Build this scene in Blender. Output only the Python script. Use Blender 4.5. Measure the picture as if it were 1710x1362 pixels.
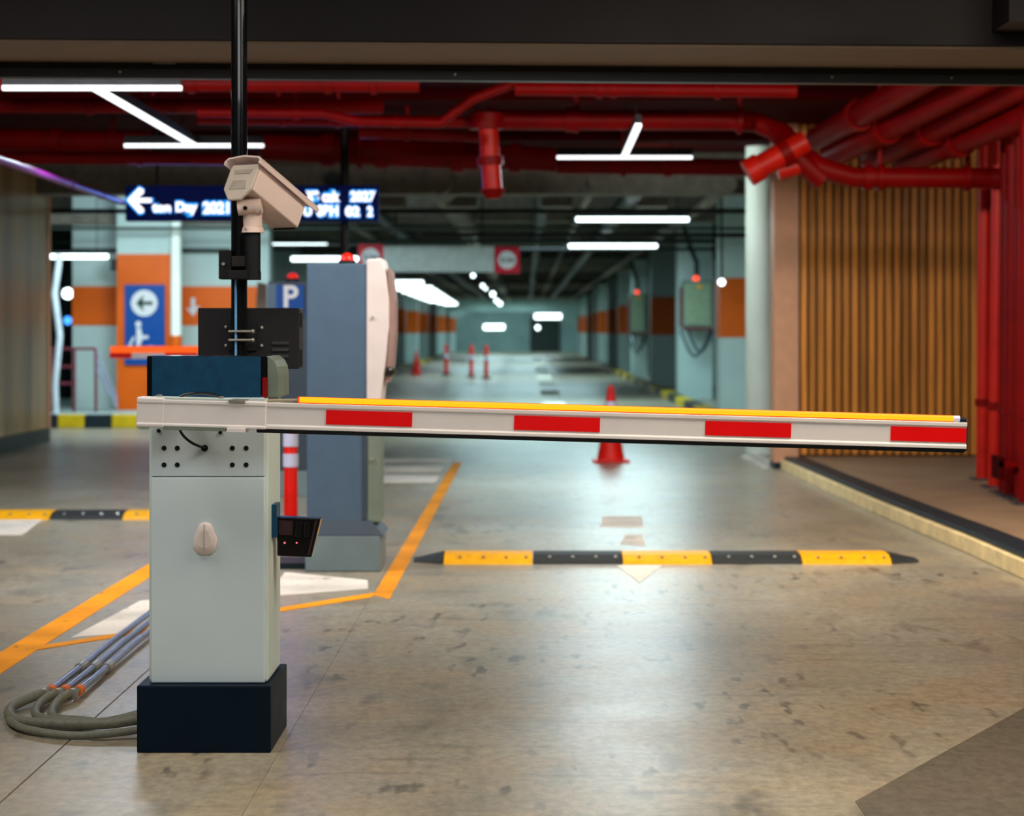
import bpy, bmesh, math, random
from mathutils import Vector, Matrix
random.seed(7)
R = math.radians
for o in list(bpy.data.objects): bpy.data.objects.remove(o, do_unlink=True)
scene = bpy.context.scene
col = scene.collection
# ------------------------------------------------------------------ camera
F = 3400.0; CX = 880.0; CY = 552.0; H = 1.30       # focal length in px, principal point, eye height
cd = bpy.data.cameras.new('camera'); cam = bpy.data.objects.new('camera', cd); col.objects.link(cam)
cd.sensor_width = 36; cd.lens = F/1710*36
cd.shift_x = (855-CX)/1710; cd.shift_y = -(681-CY)/1710
cd.clip_start = .1; cd.clip_end = 400
cam.location = (0, 0, H); cam.rotation_euler = (R(90), 0, 0)
cd.dof.use_dof = True; cd.dof.focus_distance = 6.4; cd.dof.aperture_fstop = 3.3
scene.camera = cam
# ------------------------------------------------------------------ light
w = bpy.data.worlds.new('world'); scene.world = w; w.use_nodes = True
w.node_tree.nodes['Background'].inputs[0].default_value = (.62, .68, .75, 1)
w.node_tree.nodes['Background'].inputs[1].default_value = .05
scene.view_settings.view_transform = 'Standard'; scene.view_settings.look = 'None'
scene.view_settings.gamma = 1; scene.view_settings.use_curve_mapping = False
scene.view_settings.exposure = 0.0
def area(name, loc, size, energy, color, rot=(0, 0, 0)):
    l = bpy.data.lights.new(name, 'AREA'); l.shape = 'RECTANGLE'; l.size, l.size_y = size
    l.energy = energy; l.color = color
    o = bpy.data.objects.new(name, l); col.objects.link(o); o.location = loc; o.rotation_euler = rot
    return o
area('booth_ceiling_light', (-0.4, 2.4, 3.1), (3.5, 2.0), 105, (.97, .98, 1), (R(20), 0, 0))
area('booth_ceiling_light', (1.8, 5.6, 3.1), (3.0, 1.6), 150, (1, .86, .68))
area('booth_ceiling_light', (-2.6, 5.6, 3.1), (1.8, 1.8), 60, (1, .93, .84))
area('lane_fill_light', (0.8, 10.1, 3.1), (3.0, .3), 130, (1, .95, .88), (R(35), 0, 0))  # added lamp out of view behind the header, brightens machine and column
area('lane_fill_light', (3.6, 10.6, 3.0), (2.0, .3), 105, (1, .84, .62), (R(50), 0, 0))  # added unseen lamp that brightens the slat wall and deck
area('lane_fill_light', (-3.2, 10.0, 3.1), (2.0, .3), 130, (.95, .95, 1), (R(35), 0, 0))  # added unseen lamp that brightens the timber wall
area('lane_fill_light', (0.8, 17.2, 2.735), (1.1, .04), 80, (.82, .93, 1))
area('lane_fill_light', (-2.7, 14.2, 2.70), (1.2, .12), 50, (.82, .93, 1))
area('lane_fill_light', (0.9, 20.9, 3.05), (.3, .1), 26, (.86, 1, .95), (R(15), R(-50), 0))  # added lamp tucked behind a red pipe to brighten the round column
area('hall_fill_light', (1.37, 26.5, 2.705), (1.4, .05), 200, (.70, .97, 1))
area('hall_fill_light', (-5.2, 26.0, 2.8), (3.0, .6), 115, (.74, .95, 1), (R(35), 0, 0))
area('hall_fill_light', (-3.2, 24.1, 3.15), (2.0, .4), 150, (.74, .96, 1), (R(60), 0, 0))  # added lamp hidden by the beam, lights the height board and left wall
area('hall_fill_light', (0.4, 36, 2.9), (3.5, 3.5), 330, (.62, .95, 1))
area('hall_fill_light', (0, 56, 2.9), (4, 8), 380, (.62, .95, 1))
area('hall_fill_light', (-1.0, 80, 2.9), (4, 10), 480, (.62, .95, 1))
area('hall_fill_light', (-1.0, 106, 2.9), (4, 10), 600, (.62, .95, 1))
area('hall_fill_light', (-1.0, 119, 2.9), (6, 4), 420, (.62, .95, 1), (R(30), 0, 0))

# ------------------------------------------------------------------ materials
def new_mat(name):
    m = bpy.data.materials.new(name); m.use_nodes = True
    nt = m.node_tree; return m, nt, nt.nodes['Principled BSDF']
def lin(c):
    return tuple(((v/255)/12.92 if v/255 <= .04045 else ((v/255+.055)/1.055)**2.4) for v in c)
def node(nt, t, **kw):
    n = nt.nodes.new(t)
    for k, v in kw.items():
        if k in n.inputs: n.inputs[k].default_value = v
        else: setattr(n, k, v)
    return n
def pm(name, rgb, rough=.5, metal=0., var=.12, scale=9., bump=.05, emit=None, estr=0., coat=0., stretch=(1, 1, 1), spec=.22):
    """painted / plastic / metal surface: sRGB colour with a little procedural mottling"""
    m, nt, b = new_mat(name); c = lin(rgb); L = nt.links.new
    tc = node(nt, 'ShaderNodeTexCoord'); mp = node(nt, 'ShaderNodeMapping'); mp.inputs['Scale'].default_value = stretch
    L(tc.outputs['Object'], mp.inputs['Vector'])
    no = node(nt, 'ShaderNodeTexNoise', Scale=scale, Detail=5.0); L(mp.outputs[0], no.inputs['Vector'])
    cr = node(nt, 'ShaderNodeValToRGB')
    cr.color_ramp.elements[0].position = .3; cr.color_ramp.elements[1].position = .7
    cr.color_ramp.elements[0].color = (*[v*(1-var) for v in c], 1)
    cr.color_ramp.elements[1].color = (*[min(1, v*(1+var)) for v in c], 1)
    L(no.outputs['Fac'], cr.inputs[0]); L(cr.outputs[0], b.inputs['Base Color'])
    mr = node(nt, 'ShaderNodeMapRange'); mr.inputs['To Min'].default_value = max(.03, rough*.85); mr.inputs['To Max'].default_value = min(1, rough*1.15)
    L(no.outputs['Fac'], mr.inputs[0]); L(mr.outputs[0], b.inputs['Roughness'])
    b.inputs['Metallic'].default_value = metal; b.inputs['Specular IOR Level'].default_value = spec
    if coat: b.inputs['Coat Weight'].default_value = coat
    if bump:
        bp = node(nt, 'ShaderNodeBump', Strength=bump, Distance=.01); L(no.outputs['Fac'], bp.inputs['Height']); L(bp.outputs[0], b.inputs['Normal'])
    if emit:
        b.inputs['Emission Color'].default_value = (*emit, 1); b.inputs['Emission Strength'].default_value = estr
    return m
def glow(name, c, s): return pm(name, (30, 30, 30) if min(c) < .5 else (200, 200, 200), .6, var=.02, bump=0, emit=c, estr=s)
def floor_mat(name, dark, light, warm, rough=(.27, .36), spots=1.0):
    m, nt, b = new_mat(name); L = nt.links.new
    geo = node(nt, 'ShaderNodeNewGeometry')
    def noise(scale, sc=(1, 1, 1), det=6., rough_=.6):
        mp = node(nt, 'ShaderNodeMapping'); mp.inputs['Scale'].default_value = sc; L(geo.outputs['Position'], mp.inputs['Vector'])
        n = node(nt, 'ShaderNodeTexNoise', Scale=scale, Detail=det, Roughness=rough_); L(mp.outputs[0], n.inputs['Vector']); return n
    def ramp(src, p0, p1, c0=(0, 0, 0, 1), c1=(1, 1, 1, 1)):
        r = node(nt, 'ShaderNodeValToRGB'); r.color_ramp.elements[0].position = p0; r.color_ramp.elements[1].position = p1
        r.color_ramp.elements[0].color = c0; r.color_ramp.elements[1].color = c1; L(src, r.inputs[0]); return r
    def mix(fac, a, bb, mode='MIX'):
        x = node(nt, 'ShaderNodeMix', data_type='RGBA', blend_type=mode)
        for s, i in ((fac, 0), (a, 6), (bb, 7)):
            if isinstance(s, (int, float)): x.inputs[i].default_value = s
            elif isinstance(s, tuple): x.inputs[i].default_value = (*s, 1)
            else: L(s, x.inputs[i])
        return x.outputs[2]
    big = noise(.55, (1, .6, 1)); mid = noise(2.2, (1, .8, 1)); fine = noise(26, (1, .7, 1), 8, .7)
    c = mix(ramp(big.outputs[0], .38, .66).outputs[0], lin(light), lin(dark))
    c = mix(ramp(mid.outputs[0], .42, .7).outputs[0], c, lin(warm))
    c = mix(ramp(fine.outputs[0], .3, .75, (.78, .78, .78, 1), (1.12, 1.12, 1.12, 1)).outputs[0], (0, 0, 0), c, 'MIX')
    f2 = ramp(fine.outputs[0], .25, .75, (.62, .62, .62, 1), (1, 1, 1, 1))
    c = mix(1.0, mix(1.0, c, f2.outputs[0], 'MULTIPLY'), (1, 1, 1), 'MULTIPLY')
    # dark tyre scuffs and oil spots, patchy
    sp = noise(5.5, (1, .42, 1), 3, .5); patch = noise(.5, (1, 1, 1), 2)
    spf = ramp(sp.outputs[0], .56, .68); pf = ramp(patch.outputs[0], .42, .60)
    mm = node(nt, 'ShaderNodeMath', operation='MULTIPLY'); L(spf.outputs[0], mm.inputs[0]); L(pf.outputs[0], mm.inputs[1])
    m2 = node(nt, 'ShaderNodeMath', operation='MULTIPLY'); L(mm.outputs[0], m2.inputs[0]); m2.inputs[1].default_value = .5*spots
    c = mix(m2.outputs[0], c, (.05, .048, .04))
    s2 = noise(13, (1, .3, 1), 2, .5); s2f = ramp(s2.outputs[0], .60, .68); p2 = noise(.8, (1, 1, 1), 2); p2f = ramp(p2.outputs[0], .40, .58)
    m4 = node(nt, 'ShaderNodeMath', operation='MULTIPLY'); L(s2f.outputs[0], m4.inputs[0]); L(p2f.outputs[0], m4.inputs[1])
    m5 = node(nt, 'ShaderNodeMath', operation='MULTIPLY'); L(m4.outputs[0], m5.inputs[0]); m5.inputs[1].default_value = .7*spots
    c = mix(m5.outputs[0], c, (.045, .045, .042))
    # long scratches across the lane
    sc = noise(2.6, (.5, 3.0, 1), 5, .65); sf = ramp(sc.outputs[0], .56, .72)
    m3 = node(nt, 'ShaderNodeMath', operation='MULTIPLY'); L(sf.outputs[0], m3.inputs[0]); m3.inputs[1].default_value = .45*spots
    c = mix(m3.outputs[0], c, (.09, .085, .075))
    L(c, b.inputs['Base Color'])
    rr = node(nt, 'ShaderNodeMapRange'); L(mid.outputs[0], rr.inputs[0]); rr.inputs[1].default_value = .2; rr.inputs[2].default_value = .8
    rr.inputs['To Min'].default_value = rough[0]; rr.inputs['To Max'].default_value = rough[1]; L(rr.outputs[0], b.inputs['Roughness'])
    bp = node(nt, 'ShaderNodeBump', Strength=.16, Distance=.004); L(fine.outputs[0], bp.inputs['Height']); L(bp.outputs[0], b.inputs['Normal'])
    return m
def worn(name, rgb, wear=.5, rough=.45):
    """road paint with bare patches where it has worn off"""
    m, nt, b = new_mat(name); L = nt.links.new; c = lin(rgb)
    geo = node(nt, 'ShaderNodeNewGeometry')
    n = node(nt, 'ShaderNodeTexNoise', Scale=7.0, Detail=8.0, Roughness=.7); L(geo.outputs['Position'], n.inputs['Vector'])
    r = node(nt, 'ShaderNodeValToRGB'); r.color_ramp.elements[0].position = wear-.14; r.color_ramp.elements[1].position = wear-.06
    L(n.outputs[0], r.inputs[0]); L(r.outputs[0], b.inputs['Alpha'])
    n2 = node(nt, 'ShaderNodeTexNoise', Scale=2.5, Detail=6.0); L(geo.outputs['Position'], n2.inputs['Vector'])
    r2 = node(nt, 'ShaderNodeValToRGB'); r2.color_ramp.elements[0].position = .35; r2.color_ramp.elements[1].position = .65
    r2.color_ramp.elements[0].color = (*[v*.72 for v in c], 1); r2.color_ramp.elements[1].color = (*c, 1)
    L(n2.outputs[0], r2.inputs[0]); L(r2.outputs[0], b.inputs['Base Color']); b.inputs['Roughness'].default_value = .7; b.inputs['Specular IOR Level'].default_value = .12
    return m
def wood(name, rgb, rough=.35, var=.35):
    m, nt, b = new_mat(name); L = nt.links.new; c = lin(rgb)
    tc = node(nt, 'ShaderNodeTexCoord'); oi = node(nt, 'ShaderNodeObjectInfo')
    ad = node(nt, 'ShaderNodeVectorMath', operation='ADD'); L(tc.outputs['Object'], ad.inputs[0])
    cb = node(nt, 'ShaderNodeCombineXYZ')
    mu = node(nt, 'ShaderNodeMath', operation='MULTIPLY'); mu.inputs[1].default_value = 37.; L(oi.outputs['Random'], mu.inputs[0])
    L(mu.outputs[0], cb.inputs[0]); L(mu.outputs[0], cb.inputs[2]); L(cb.outputs[0], ad.inputs[1])
    mp = node(nt, 'ShaderNodeMapping'); mp.inputs['Scale'].default_value = (30, 30, 1.3); L(ad.outputs[0], mp.inputs['Vector'])
    n = node(nt, 'ShaderNodeTexNoise', Scale=1.0, Detail=5.0); L(mp.outputs[0], n.inputs['Vector'])
    r = node(nt, 'ShaderNodeValToRGB'); r.color_ramp.elements[0].position = .3; r.color_ramp.elements[1].position = .72
    r.color_ramp.elements[0].color = (*[v*(1-var) for v in c], 1); r.color_ramp.elements[1].color = (*[min(1, v*(1+var*.6)) for v in c], 1)
    L(n.outputs[0], r.inputs[0])
    hs = node(nt, 'ShaderNodeHueSaturation'); mr = node(nt, 'ShaderNodeMapRange'); mr.inputs['To Min'].default_value = .72; mr.inputs['To Max'].default_value = 1.3
    L(oi.outputs['Random'], mr.inputs[0]); L(mr.outputs[0], hs.inputs['Value']); L(r.outputs[0], hs.inputs['Color']); L(hs.outputs[0], b.inputs['Base Color'])
    b.inputs['Roughness'].default_value = rough; b.inputs['Specular IOR Level'].default_value = .3
    return m
M = dict(
    floor=floor_mat('concrete_floor', (132, 127, 114), (186, 178, 158), (176, 158, 128)),
    patch=floor_mat('smooth_patch', (100, 92, 78), (116, 109, 95), (110, 100, 84), (.4, .55), .25),
    subbase=pm('joint_filler', (40, 36, 32), .9),
    deck=pm('brown_deck', (138, 112, 88), .55, var=.12, scale=3),
    kerbcream=pm('cream_paint', (232, 206, 150), .5, var=.2, scale=7),
    black=pm('black_rubber', (22, 24, 27), .6), kerbblack=pm('kerb_black', (24, 36, 42), .5),
    blackgloss=pm('black_gloss', (14, 15, 18), .18, coat=.6, var=.05, bump=.01),
    white=pm('white_powder_coat', (204, 220, 226), .42, var=.03, scale=4, bump=.01),
    whiteedge=pm('pale_trim', (198, 212, 208), .4, var=.03, bump=.01),
    boomwhite=pm('boom_white', (228, 222, 220), .35, var=.03, bump=.01),
    red=pm('red_reflective', (238, 6, 10), .4, var=.03, bump=.01),
    navy=pm('navy_base', (6, 24, 38), .5, var=.1, bump=.02, spec=.1),
    headblue=pm('petrol_blue', (10, 62, 92), .45, var=.2, scale=30, bump=.02),
    olive=pm('olive_grey', (112, 124, 112), .5), darkhole=pm('hole_black', (8, 8, 9), .8, bump=0),
    tubeyellow=glow('led_tube_yellow', (1.0, .42, .0), 1.45), tubered=glow('led_tube_red', (.95, .05, .02), .9),
    orangeglow=glow('orange_glow', (1.0, .12, .01), 1.1),
    clamp=pm('clamp_silver', (170, 168, 160), .35, .6), steel=pm('galvanised_steel', (150, 158, 178), .32, .75, var=.2, scale=40),
    flex=pm('grey_flex_conduit', (118, 118, 104), .5, var=.15, scale=60, bump=.3), copper=pm('copper_orange', (220, 110, 40), .5),
    plaster=pm('pale_sticker', (222, 208, 202), .6, var=.06),
    camhouse=pm('camera_housing', (228, 206, 200), .42, var=.04), camback=pm('camera_back', (196, 184, 170), .5, var=.04),  # camera housing is off-white; its pink tint stands for red bounce light
    camvent=pm('camera_vent', (168, 158, 146), .6), boxdark=pm('dark_box', (32, 30, 34), .5, var=.1), boxedge=pm('box_side', (42, 36, 34), .55),
    blueline=pm('blue_line', (110, 170, 225), .4), slate=pm('slate_blue_metal', (78, 98, 118), .42, var=.05, bump=.02),
    slatedark=pm('slate_dark', (58, 68, 78), .5, var=.06), plinth=pm('plinth_grey', (112, 128, 132), .55, var=.06),
    fascia=pm('fascia_pink_white', (214, 200, 196), .4, var=.04), fasciadark=pm('fascia_dark', (150, 122, 116), .45),
    beacon=pm('beacon_red', (205, 20, 12), .3, emit=(.8, .03, .01), estr=.35), signblue=pm('sign_blue', (0, 66, 140), .45, var=.06),
    signwhite=pm('sign_white', (206, 206, 210), .5, var=.03), textdark=pm('text_dark', (30, 60, 50), .6),
    signred=pm('sign_red', (190, 22, 48), .45), signgrey=pm('sign_board_grey', (168, 178, 176), .5),
    lednavy=pm('led_panel_navy', (2, 6, 30), .5, spec=.05, emit=(0., .002, .035), estr=.8), ledwhite=glow('led_white', (.9, .86, .9), 1.6), ledcyan=glow('led_cyan', (.0, .30, .95), 1.5),
    pipered=pm('red_pipe_paint', (112, 1, 1), .45, var=.18, scale=5, spec=.1), pipeorange=pm('red_orange_pipe', (178, 20, 6), .4, var=.15, scale=6),
    darkred=pm('dark_red_paint', (60, 0, 0), .8, var=.25, scale=2, spec=.03), purple=pm('glow_tinted_conduit', (96, 10, 90), .4),
    tubewhite=glow('tube_white', (.92, .96, 1.0), 2.0), tubefar=glow('tube_far', (.80, .98, 1.0), 5.0), housing=pm('black_housing', (12, 12, 14), .5),
    wood=wood('slat_wood', (206, 130, 54)), woodleft=wood('panel_wood', (166, 130, 92), .3, .3), woodback=pm('slat_backing', (58, 40, 26), .7),
    tan=pm('tan_panel', (212, 154, 118), .5, var=.06), silver=pm('pale_column_paint', (236, 246, 236), .42, var=.05, bump=.01, scale=3),
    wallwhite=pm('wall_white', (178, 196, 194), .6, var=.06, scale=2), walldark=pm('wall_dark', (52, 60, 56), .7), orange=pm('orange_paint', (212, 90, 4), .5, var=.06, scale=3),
    ceildark=pm('ceiling_dark', (42, 46, 40), .8, var=.3, scale=1.5), ceilbrown=pm('beam_brown_grey', (112, 106, 96), .7, var=.2), ductdark=pm('duct_dark', (36, 46, 42), .5),
    header=pm('header_gloss', (24, 17, 20), .5, var=.1, scale=2, bump=.02), soffit=pm('soffit_brown', (112, 94, 80), .6, var=.1), lip=pm('rail_grey', (62, 64, 68), .4, .3),
    yellowpaint=worn('worn_yellow_paint', (255, 160, 0), .46), whitepaint=worn('worn_white_paint', (232, 222, 208), .46), orangepaint=worn('worn_orange_paint', (236, 150, 30), .43),
    bumpyellow=pm('bump_yellow', (232, 164, 8), .5, var=.12, scale=20), bumpblack=pm('bump_black', (44, 46, 46), .6, var=.12, scale=20),
    stud=pm('stud', (150, 130, 90), .5), conered=pm('cone_red', (222, 24, 12), .4), coneband=pm('cone_band', (205, 205, 228), .4),
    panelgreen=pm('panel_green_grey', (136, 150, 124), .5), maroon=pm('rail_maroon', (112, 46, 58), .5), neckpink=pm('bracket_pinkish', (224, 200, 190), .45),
    readerblack=pm('reader_black', (14, 11, 12), .25, coat=.3, bump=.01), readerbrown=pm('reader_brown', (58, 40, 42), .4), redled=glow('red_led', (1, .12, .16), 1.6),
    greylight=pm('pale_far_wall', (150, 176, 172), .6, var=.2, scale=.7), white2=pm('cable_white', (190, 200, 210), .5), faryellow=pm('far_kerb_yellow', (190, 160, 20), .5),
    cablegrey=pm('rod_grey', (150, 142, 120), .5),
)

# ------------------------------------------------------------------ helpers
def W(px, py, d): return Vector(((px-CX)*d/F, d, H+(CY-py)*d/F))
def fl(py): return F*H/(py-CY)                     # depth of a floor point
def X(px, d): return (px-CX)*d/F
def Z(py, d): return H+(CY-py)*d/F
def world_loc(p):
    v = Vector((0, 0, 0))
    while p is not None: v += p.location; p = p.parent
    return v
class MB:
    def __init__(s): s.v = []; s.f = []; s.sm = []
    def add(s, vs, fs, smooth=False):
        n = len(s.v); s.v += [tuple(v) for v in vs]; s.f += [tuple(i+n for i in f) for f in fs]; s.sm += [smooth]*len(fs); return s
    def box(s, x0, x1, y0, y1, z0, z1):
        return s.add([(x0, y0, z0), (x1, y0, z0), (x1, y1, z0), (x0, y1, z0), (x0, y0, z1), (x1, y0, z1), (x1, y1, z1), (x0, y1, z1)],
                     [(0, 3, 2, 1), (4, 5, 6, 7), (0, 1, 5, 4), (1, 2, 6, 5), (2, 3, 7, 6), (3, 0, 4, 7)])
    def prism(s, poly, vec):                        # 3-D polygon swept along vec
        n = len(poly); vec = Vector(vec); a = [Vector(p) for p in poly]; b = [p+vec for p in a]
        nrm = Vector((0, 0, 0))
        for i in range(n): nrm += a[i].cross(a[(i+1) % n])
        if nrm.dot(vec) > 0: a, b = [p for p in a[::-1]], [p for p in b[::-1]]
        return s.add(a+b, [tuple(range(n)), tuple(range(2*n-1, n-1, -1))]+[(i, i+n, (i+1) % n+n, (i+1) % n)[::1] for i in range(n)])
    def tube(s, path, r, n=14, cap=True):
        path = [Vector(p) for p in path]; rs = r if isinstance(r, (list, tuple)) else [r]*len(path)
        vs = []; prev = None
        for i, p in enumerate(path):
            t = (path[min(i+1, len(path)-1)]-path[max(i-1, 0)]).normalized()
            if prev is None:
                u = t.cross(Vector((0, 0, 1)));
                if u.length < .05: u = t.cross(Vector((0, 1, 0)))
            else: u = prev-t*prev.dot(t)
            u.normalize(); prev = u; w_ = t.cross(u)
            vs += [p+(u*math.cos(2*math.pi*k/n)+w_*math.sin(2*math.pi*k/n))*rs[i] for k in range(n)]
        fs = [(i*n+k, i*n+(k+1) % n, (i+1)*n+(k+1) % n, (i+1)*n+k) for i in range(len(path)-1) for k in range(n)]
        s.add(vs, fs, True)
        if cap:
            m = len(path); s.add(vs[:n], [tuple(range(n-1, -1, -1))]); s.add(vs[-n:], [tuple(range(n))])
        return s
    def ball(s, c, r, nz=6, n=12, top=False, sq=1.):
        c = Vector(c); vs = []; a0 = 0 if top else -90
        for i in range(nz+1):
            a = R(a0+(90-a0)*i/nz)
            vs += [c+Vector((r*math.cos(a)*math.cos(2*math.pi*k/n), r*math.cos(a)*math.sin(2*math.pi*k/n), r*sq*math.sin(a))) for k in range(n)]
        return s.add(vs, [(i*n+k, i*n+(k+1) % n, (i+1)*n+(k+1) % n, (i+1)*n+k) for i in range(nz) for k in range(n)], True)
    def build(s, name, mat, parent=None, bevel=0, label=None, seg=2):
        off = world_loc(parent) if parent is not None else Vector((0, 0, 0))
        me = bpy.data.meshes.new(name); me.from_pydata([tuple(Vector(v)-off) for v in s.v], [], s.f)
        me.polygons.foreach_set('use_smooth', s.sm); me.materials.append(mat)
        bm = bmesh.new(); bm.from_mesh(me); bmesh.ops.recalc_face_normals(bm, faces=bm.faces); bm.to_mesh(me); bm.free(); me.update()
        o = bpy.data.objects.new(name, me); col.objects.link(o); o.parent = parent
        if bevel:
            md = o.modifiers.new('bevel', 'BEVEL'); md.width = bevel; md.segments = seg; md.limit_method = 'ANGLE'; md.angle_limit = R(40)
        if label: o['label'] = label
        return o
def tag(o, label, cat, group=None, kind=None):
    o['label'] = label; o['category'] = cat
    if group: o['group'] = group
    if kind: o['kind'] = kind
    return o
def thing(name, label, cat, loc=(0, 0, 0), group=None):
    o = bpy.data.objects.new(name, None); col.objects.link(o); o.location = loc; o.empty_display_size = .1
    return tag(o, label, cat, group)
def struct(o): o['kind'] = 'structure'; return o
def senv(name, loc=(0, 0, 0)):
    o = bpy.data.objects.new(name, None); col.objects.link(o); o.location = loc; o['kind'] = 'structure'; return o
def copy_tree(o, parent=None):
    c = o.copy(); col.objects.link(c); c.parent = parent
    for ch in [x for x in bpy.data.objects if x.parent is o]: copy_tree(ch, c)
    return c
def B(x0, x1, y0, y1, z0, z1): return MB().box(x0, x1, y0, y1, z0, z1)
def T(path, r, n=14): return MB().tube(path, r, n)
def text(name, s, size, loc, mat, parent, ext=.002, offset=0., xs=1., align='CENTER', shear=0.):
    """lettering facing the camera side (-Y), turned into a mesh"""
    cu = bpy.data.curves.new(name, 'FONT'); cu.body = s; cu.size = size; cu.extrude = ext; cu.offset = offset; cu.align_x = align; cu.align_y = 'CENTER'; cu.shear = shear
    tmp = bpy.data.objects.new(name, cu); col.objects.link(tmp); dg = bpy.context.evaluated_depsgraph_get()
    me = bpy.data.meshes.new_from_object(tmp.evaluated_get(dg)); bpy.data.objects.remove(tmp, do_unlink=True)
    me.transform(Matrix.Diagonal((xs, 1, 1, 1))); me.transform(Matrix.Rotation(R(90), 4, 'X'))
    me.materials.clear(); me.materials.append(mat)
    o = bpy.data.objects.new(name, me); col.objects.link(o)
    o.location = Vector(loc)-(world_loc(parent) if parent is not None else Vector((0, 0, 0))); o.parent = parent
    return o

# ================================================================== SETTING
floor = struct(B(-13, 13, -4, 150, -.2, -.03).build('floor', M['subbase']))
g = .0032
for x0, x1, y0, y1 in ((-13, -1.452-g, -4, 150), (-1.452+g, -.765-.0008, -4, 150), (-.765+.0008, 13, -4, 150)):
    B(x0, x1, y0, y1, -.03, 0).build('slab', M['floor'], floor)
pp = MB().prism([(X(1428, 5.62), 5.62, 0), (X(1446, 5.45), 5.45, 0), (1.2, 4.6, 0), (3.4, 4.6, 0), (3.4, 8.6, 0), (1.74, 7.06, 0)], (0, 0, .002))
pp.build('floor_patch', M['patch'], floor)
# near room shell
struct(B(-13, 13, -4, 8.5, 3.2, 3.4).build('ceiling', M['ceildark']))
rc = struct(B(-13, 13, 8.5, 22.3, 3.25, 3.4).build('ceiling', M['darkred']))
fc = struct(B(-13, 13, 22.3, 150, 3.4, 3.6).build('ceiling', M['ceildark']))
struct(B(-13, 13, -4.2, -4, 0, 3.4).build('wall_back', M['wallwhite']))
struct(B(-13.2, -13, -4, 150, 0, 3.6).build('wall_left', M['wallwhite']))
struct(B(13, 13.2, -4, 150, 0, 3.6).build('wall_right', M['wallwhite']))
struct(B(-13, 13, 126, 126.2, 0, 3.6).build('wall_far', M['greylight']))
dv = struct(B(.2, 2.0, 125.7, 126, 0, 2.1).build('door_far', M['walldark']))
# header over the entrance: glossy fascia, brown soffit, black guide and grey rail; it falls slightly to the right
hd = senv('lintel', (0, 9, 2.5))
B(-6, 6, 8.5, 9.6, 2.505, 3.2).build('fascia', M['header'], hd)
B(-6, 6, 8.52, 9.14, 2.49, 2.504).build('soffit_panel', M['soffit'], hd)
B(-6, 6, 9.14, 9.2, 2.462, 2.504).build('shutter_guide', M['blackgloss'], hd)
B(-6, 6, 9.13, 9.2, 2.420, 2.461).build('rail', M['lip'], hd)
for px in (200, 760, 1390, 1590):
    MB().tube([(X(px, 9.12), 9.14, 2.446), (X(px, 9.12), 9.124, 2.446)], .006, 8).build('screw', M['clamp'], hd)
B(X(255, 9.12), X(292, 9.12), 9.125, 9.14, 2.485, 2.494).build('latch', M['clamp'], hd)
hd.rotation_euler = (0, R(.42), 0)
B(X(1675, 8.3), 4.0, 8.2, 9.0, 2.56, 3.2).build('side_box', M['header'], hd)

# raised deck at the right with a kerb of cream blocks and a black nosing
deck = struct(MB().prism([(2.80, 6, 0), (2.58, 19.2, 0), (2.58, 22.3, 0), (9, 22.3, 0), (9, 6, 0)], (0, 0, .115)).build('deck', M['deck']))
kerb = thing('kerb', 'long curved kerb with cream face and black nosing edging the brown deck', 'kerb', (2.6, 12, 0))
kp = [(2.72, 6.0), (2.68, 8.5), (2.625, 10.7), (2.60, 12.0), (2.55, 13.2), (2.50, 14.6), (2.46, 16.2), (2.43, 17.6), (2.40, 19.0)]
for i in range(len(kp)-1):
    (x0, y0), (x1, y1) = kp[i], kp[i+1]; e = .006
    MB().prism([(x0-.03, y0+e, 0), (x1-.03, y1-e, 0), (x1+.1, y1-e, 0), (x0+.1, y0+e, 0)], (0, 0, .094)).build('kerb_block', M['kerbcream'], kerb, .006)
    MB().prism([(x0, y0, .094), (x1, y1, .094), (x1+.19, y1, .094), (x0+.19, y0, .094)], (0, 0, .032)).build('nosing', M['kerbblack'], kerb, .01)

# slat wall at the right
sw = senv('wall_slatted', (3.4, 19.2, 0))
B(2.56, 4.30, 19.26, 19.5, .115, 3.25).build('backing', M['woodback'], sw)
n = 21; pit = (4.27-2.585)/n
sl = B(2.585, 2.585+pit*.72, 19.205, 19.26, .13, 3.25).build('slat', M['wood'], sw, .005)
for i in range(1, n):
    c = sl.copy(); col.objects.link(c); c.location.x = sl.location.x+pit*i
B(2.33, 2.56, 19.18, 19.5, 0.05, 3.25).build('tan_panel', M['tan'], sw)
B(2.325, 2.50, 19.16, 19.5, 0, .06).build('base_plate', M['kerbblack'], sw)
B(4.3, 9, 19.4, 19.6, .115, 3.25).build('backing', M['darkred'], sw)
B(2.45, 9, 22.0, 22.25, 2.95, 3.4).build('lintel_panel', M['darkred'], sw)
# pale glossy round column beside it
cl = struct(T([(2.50, 21.6, 0), (2.50, 21.6, 3.25)], .18, 40).build('column_round', M['silver']))
# wood clad wall at the left
lw = senv('wall_timber', (-5.8, 20, 0))
B(-6.6, -5.63, 14, 23.75, .16, 3.25).build('backing', M['woodback'], lw)
sl = B(-5.63, -5.59, 14.0, 14.135, .16, 3.25).build('slat', M['woodleft'], lw, .01)
for i in range(1, 65):
    c = sl.copy(); col.objects.link(c); c.location.y = sl.location.y+.15*i
B(-6.6, -5.575, 13.95, 23.8, 0, .16).build('skirting', M['kerbblack'], lw)
B(-5.66, -5.575, 23.75, 23.83, .16, 3.25).build('corner_trim', M['tan'], lw)

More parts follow.
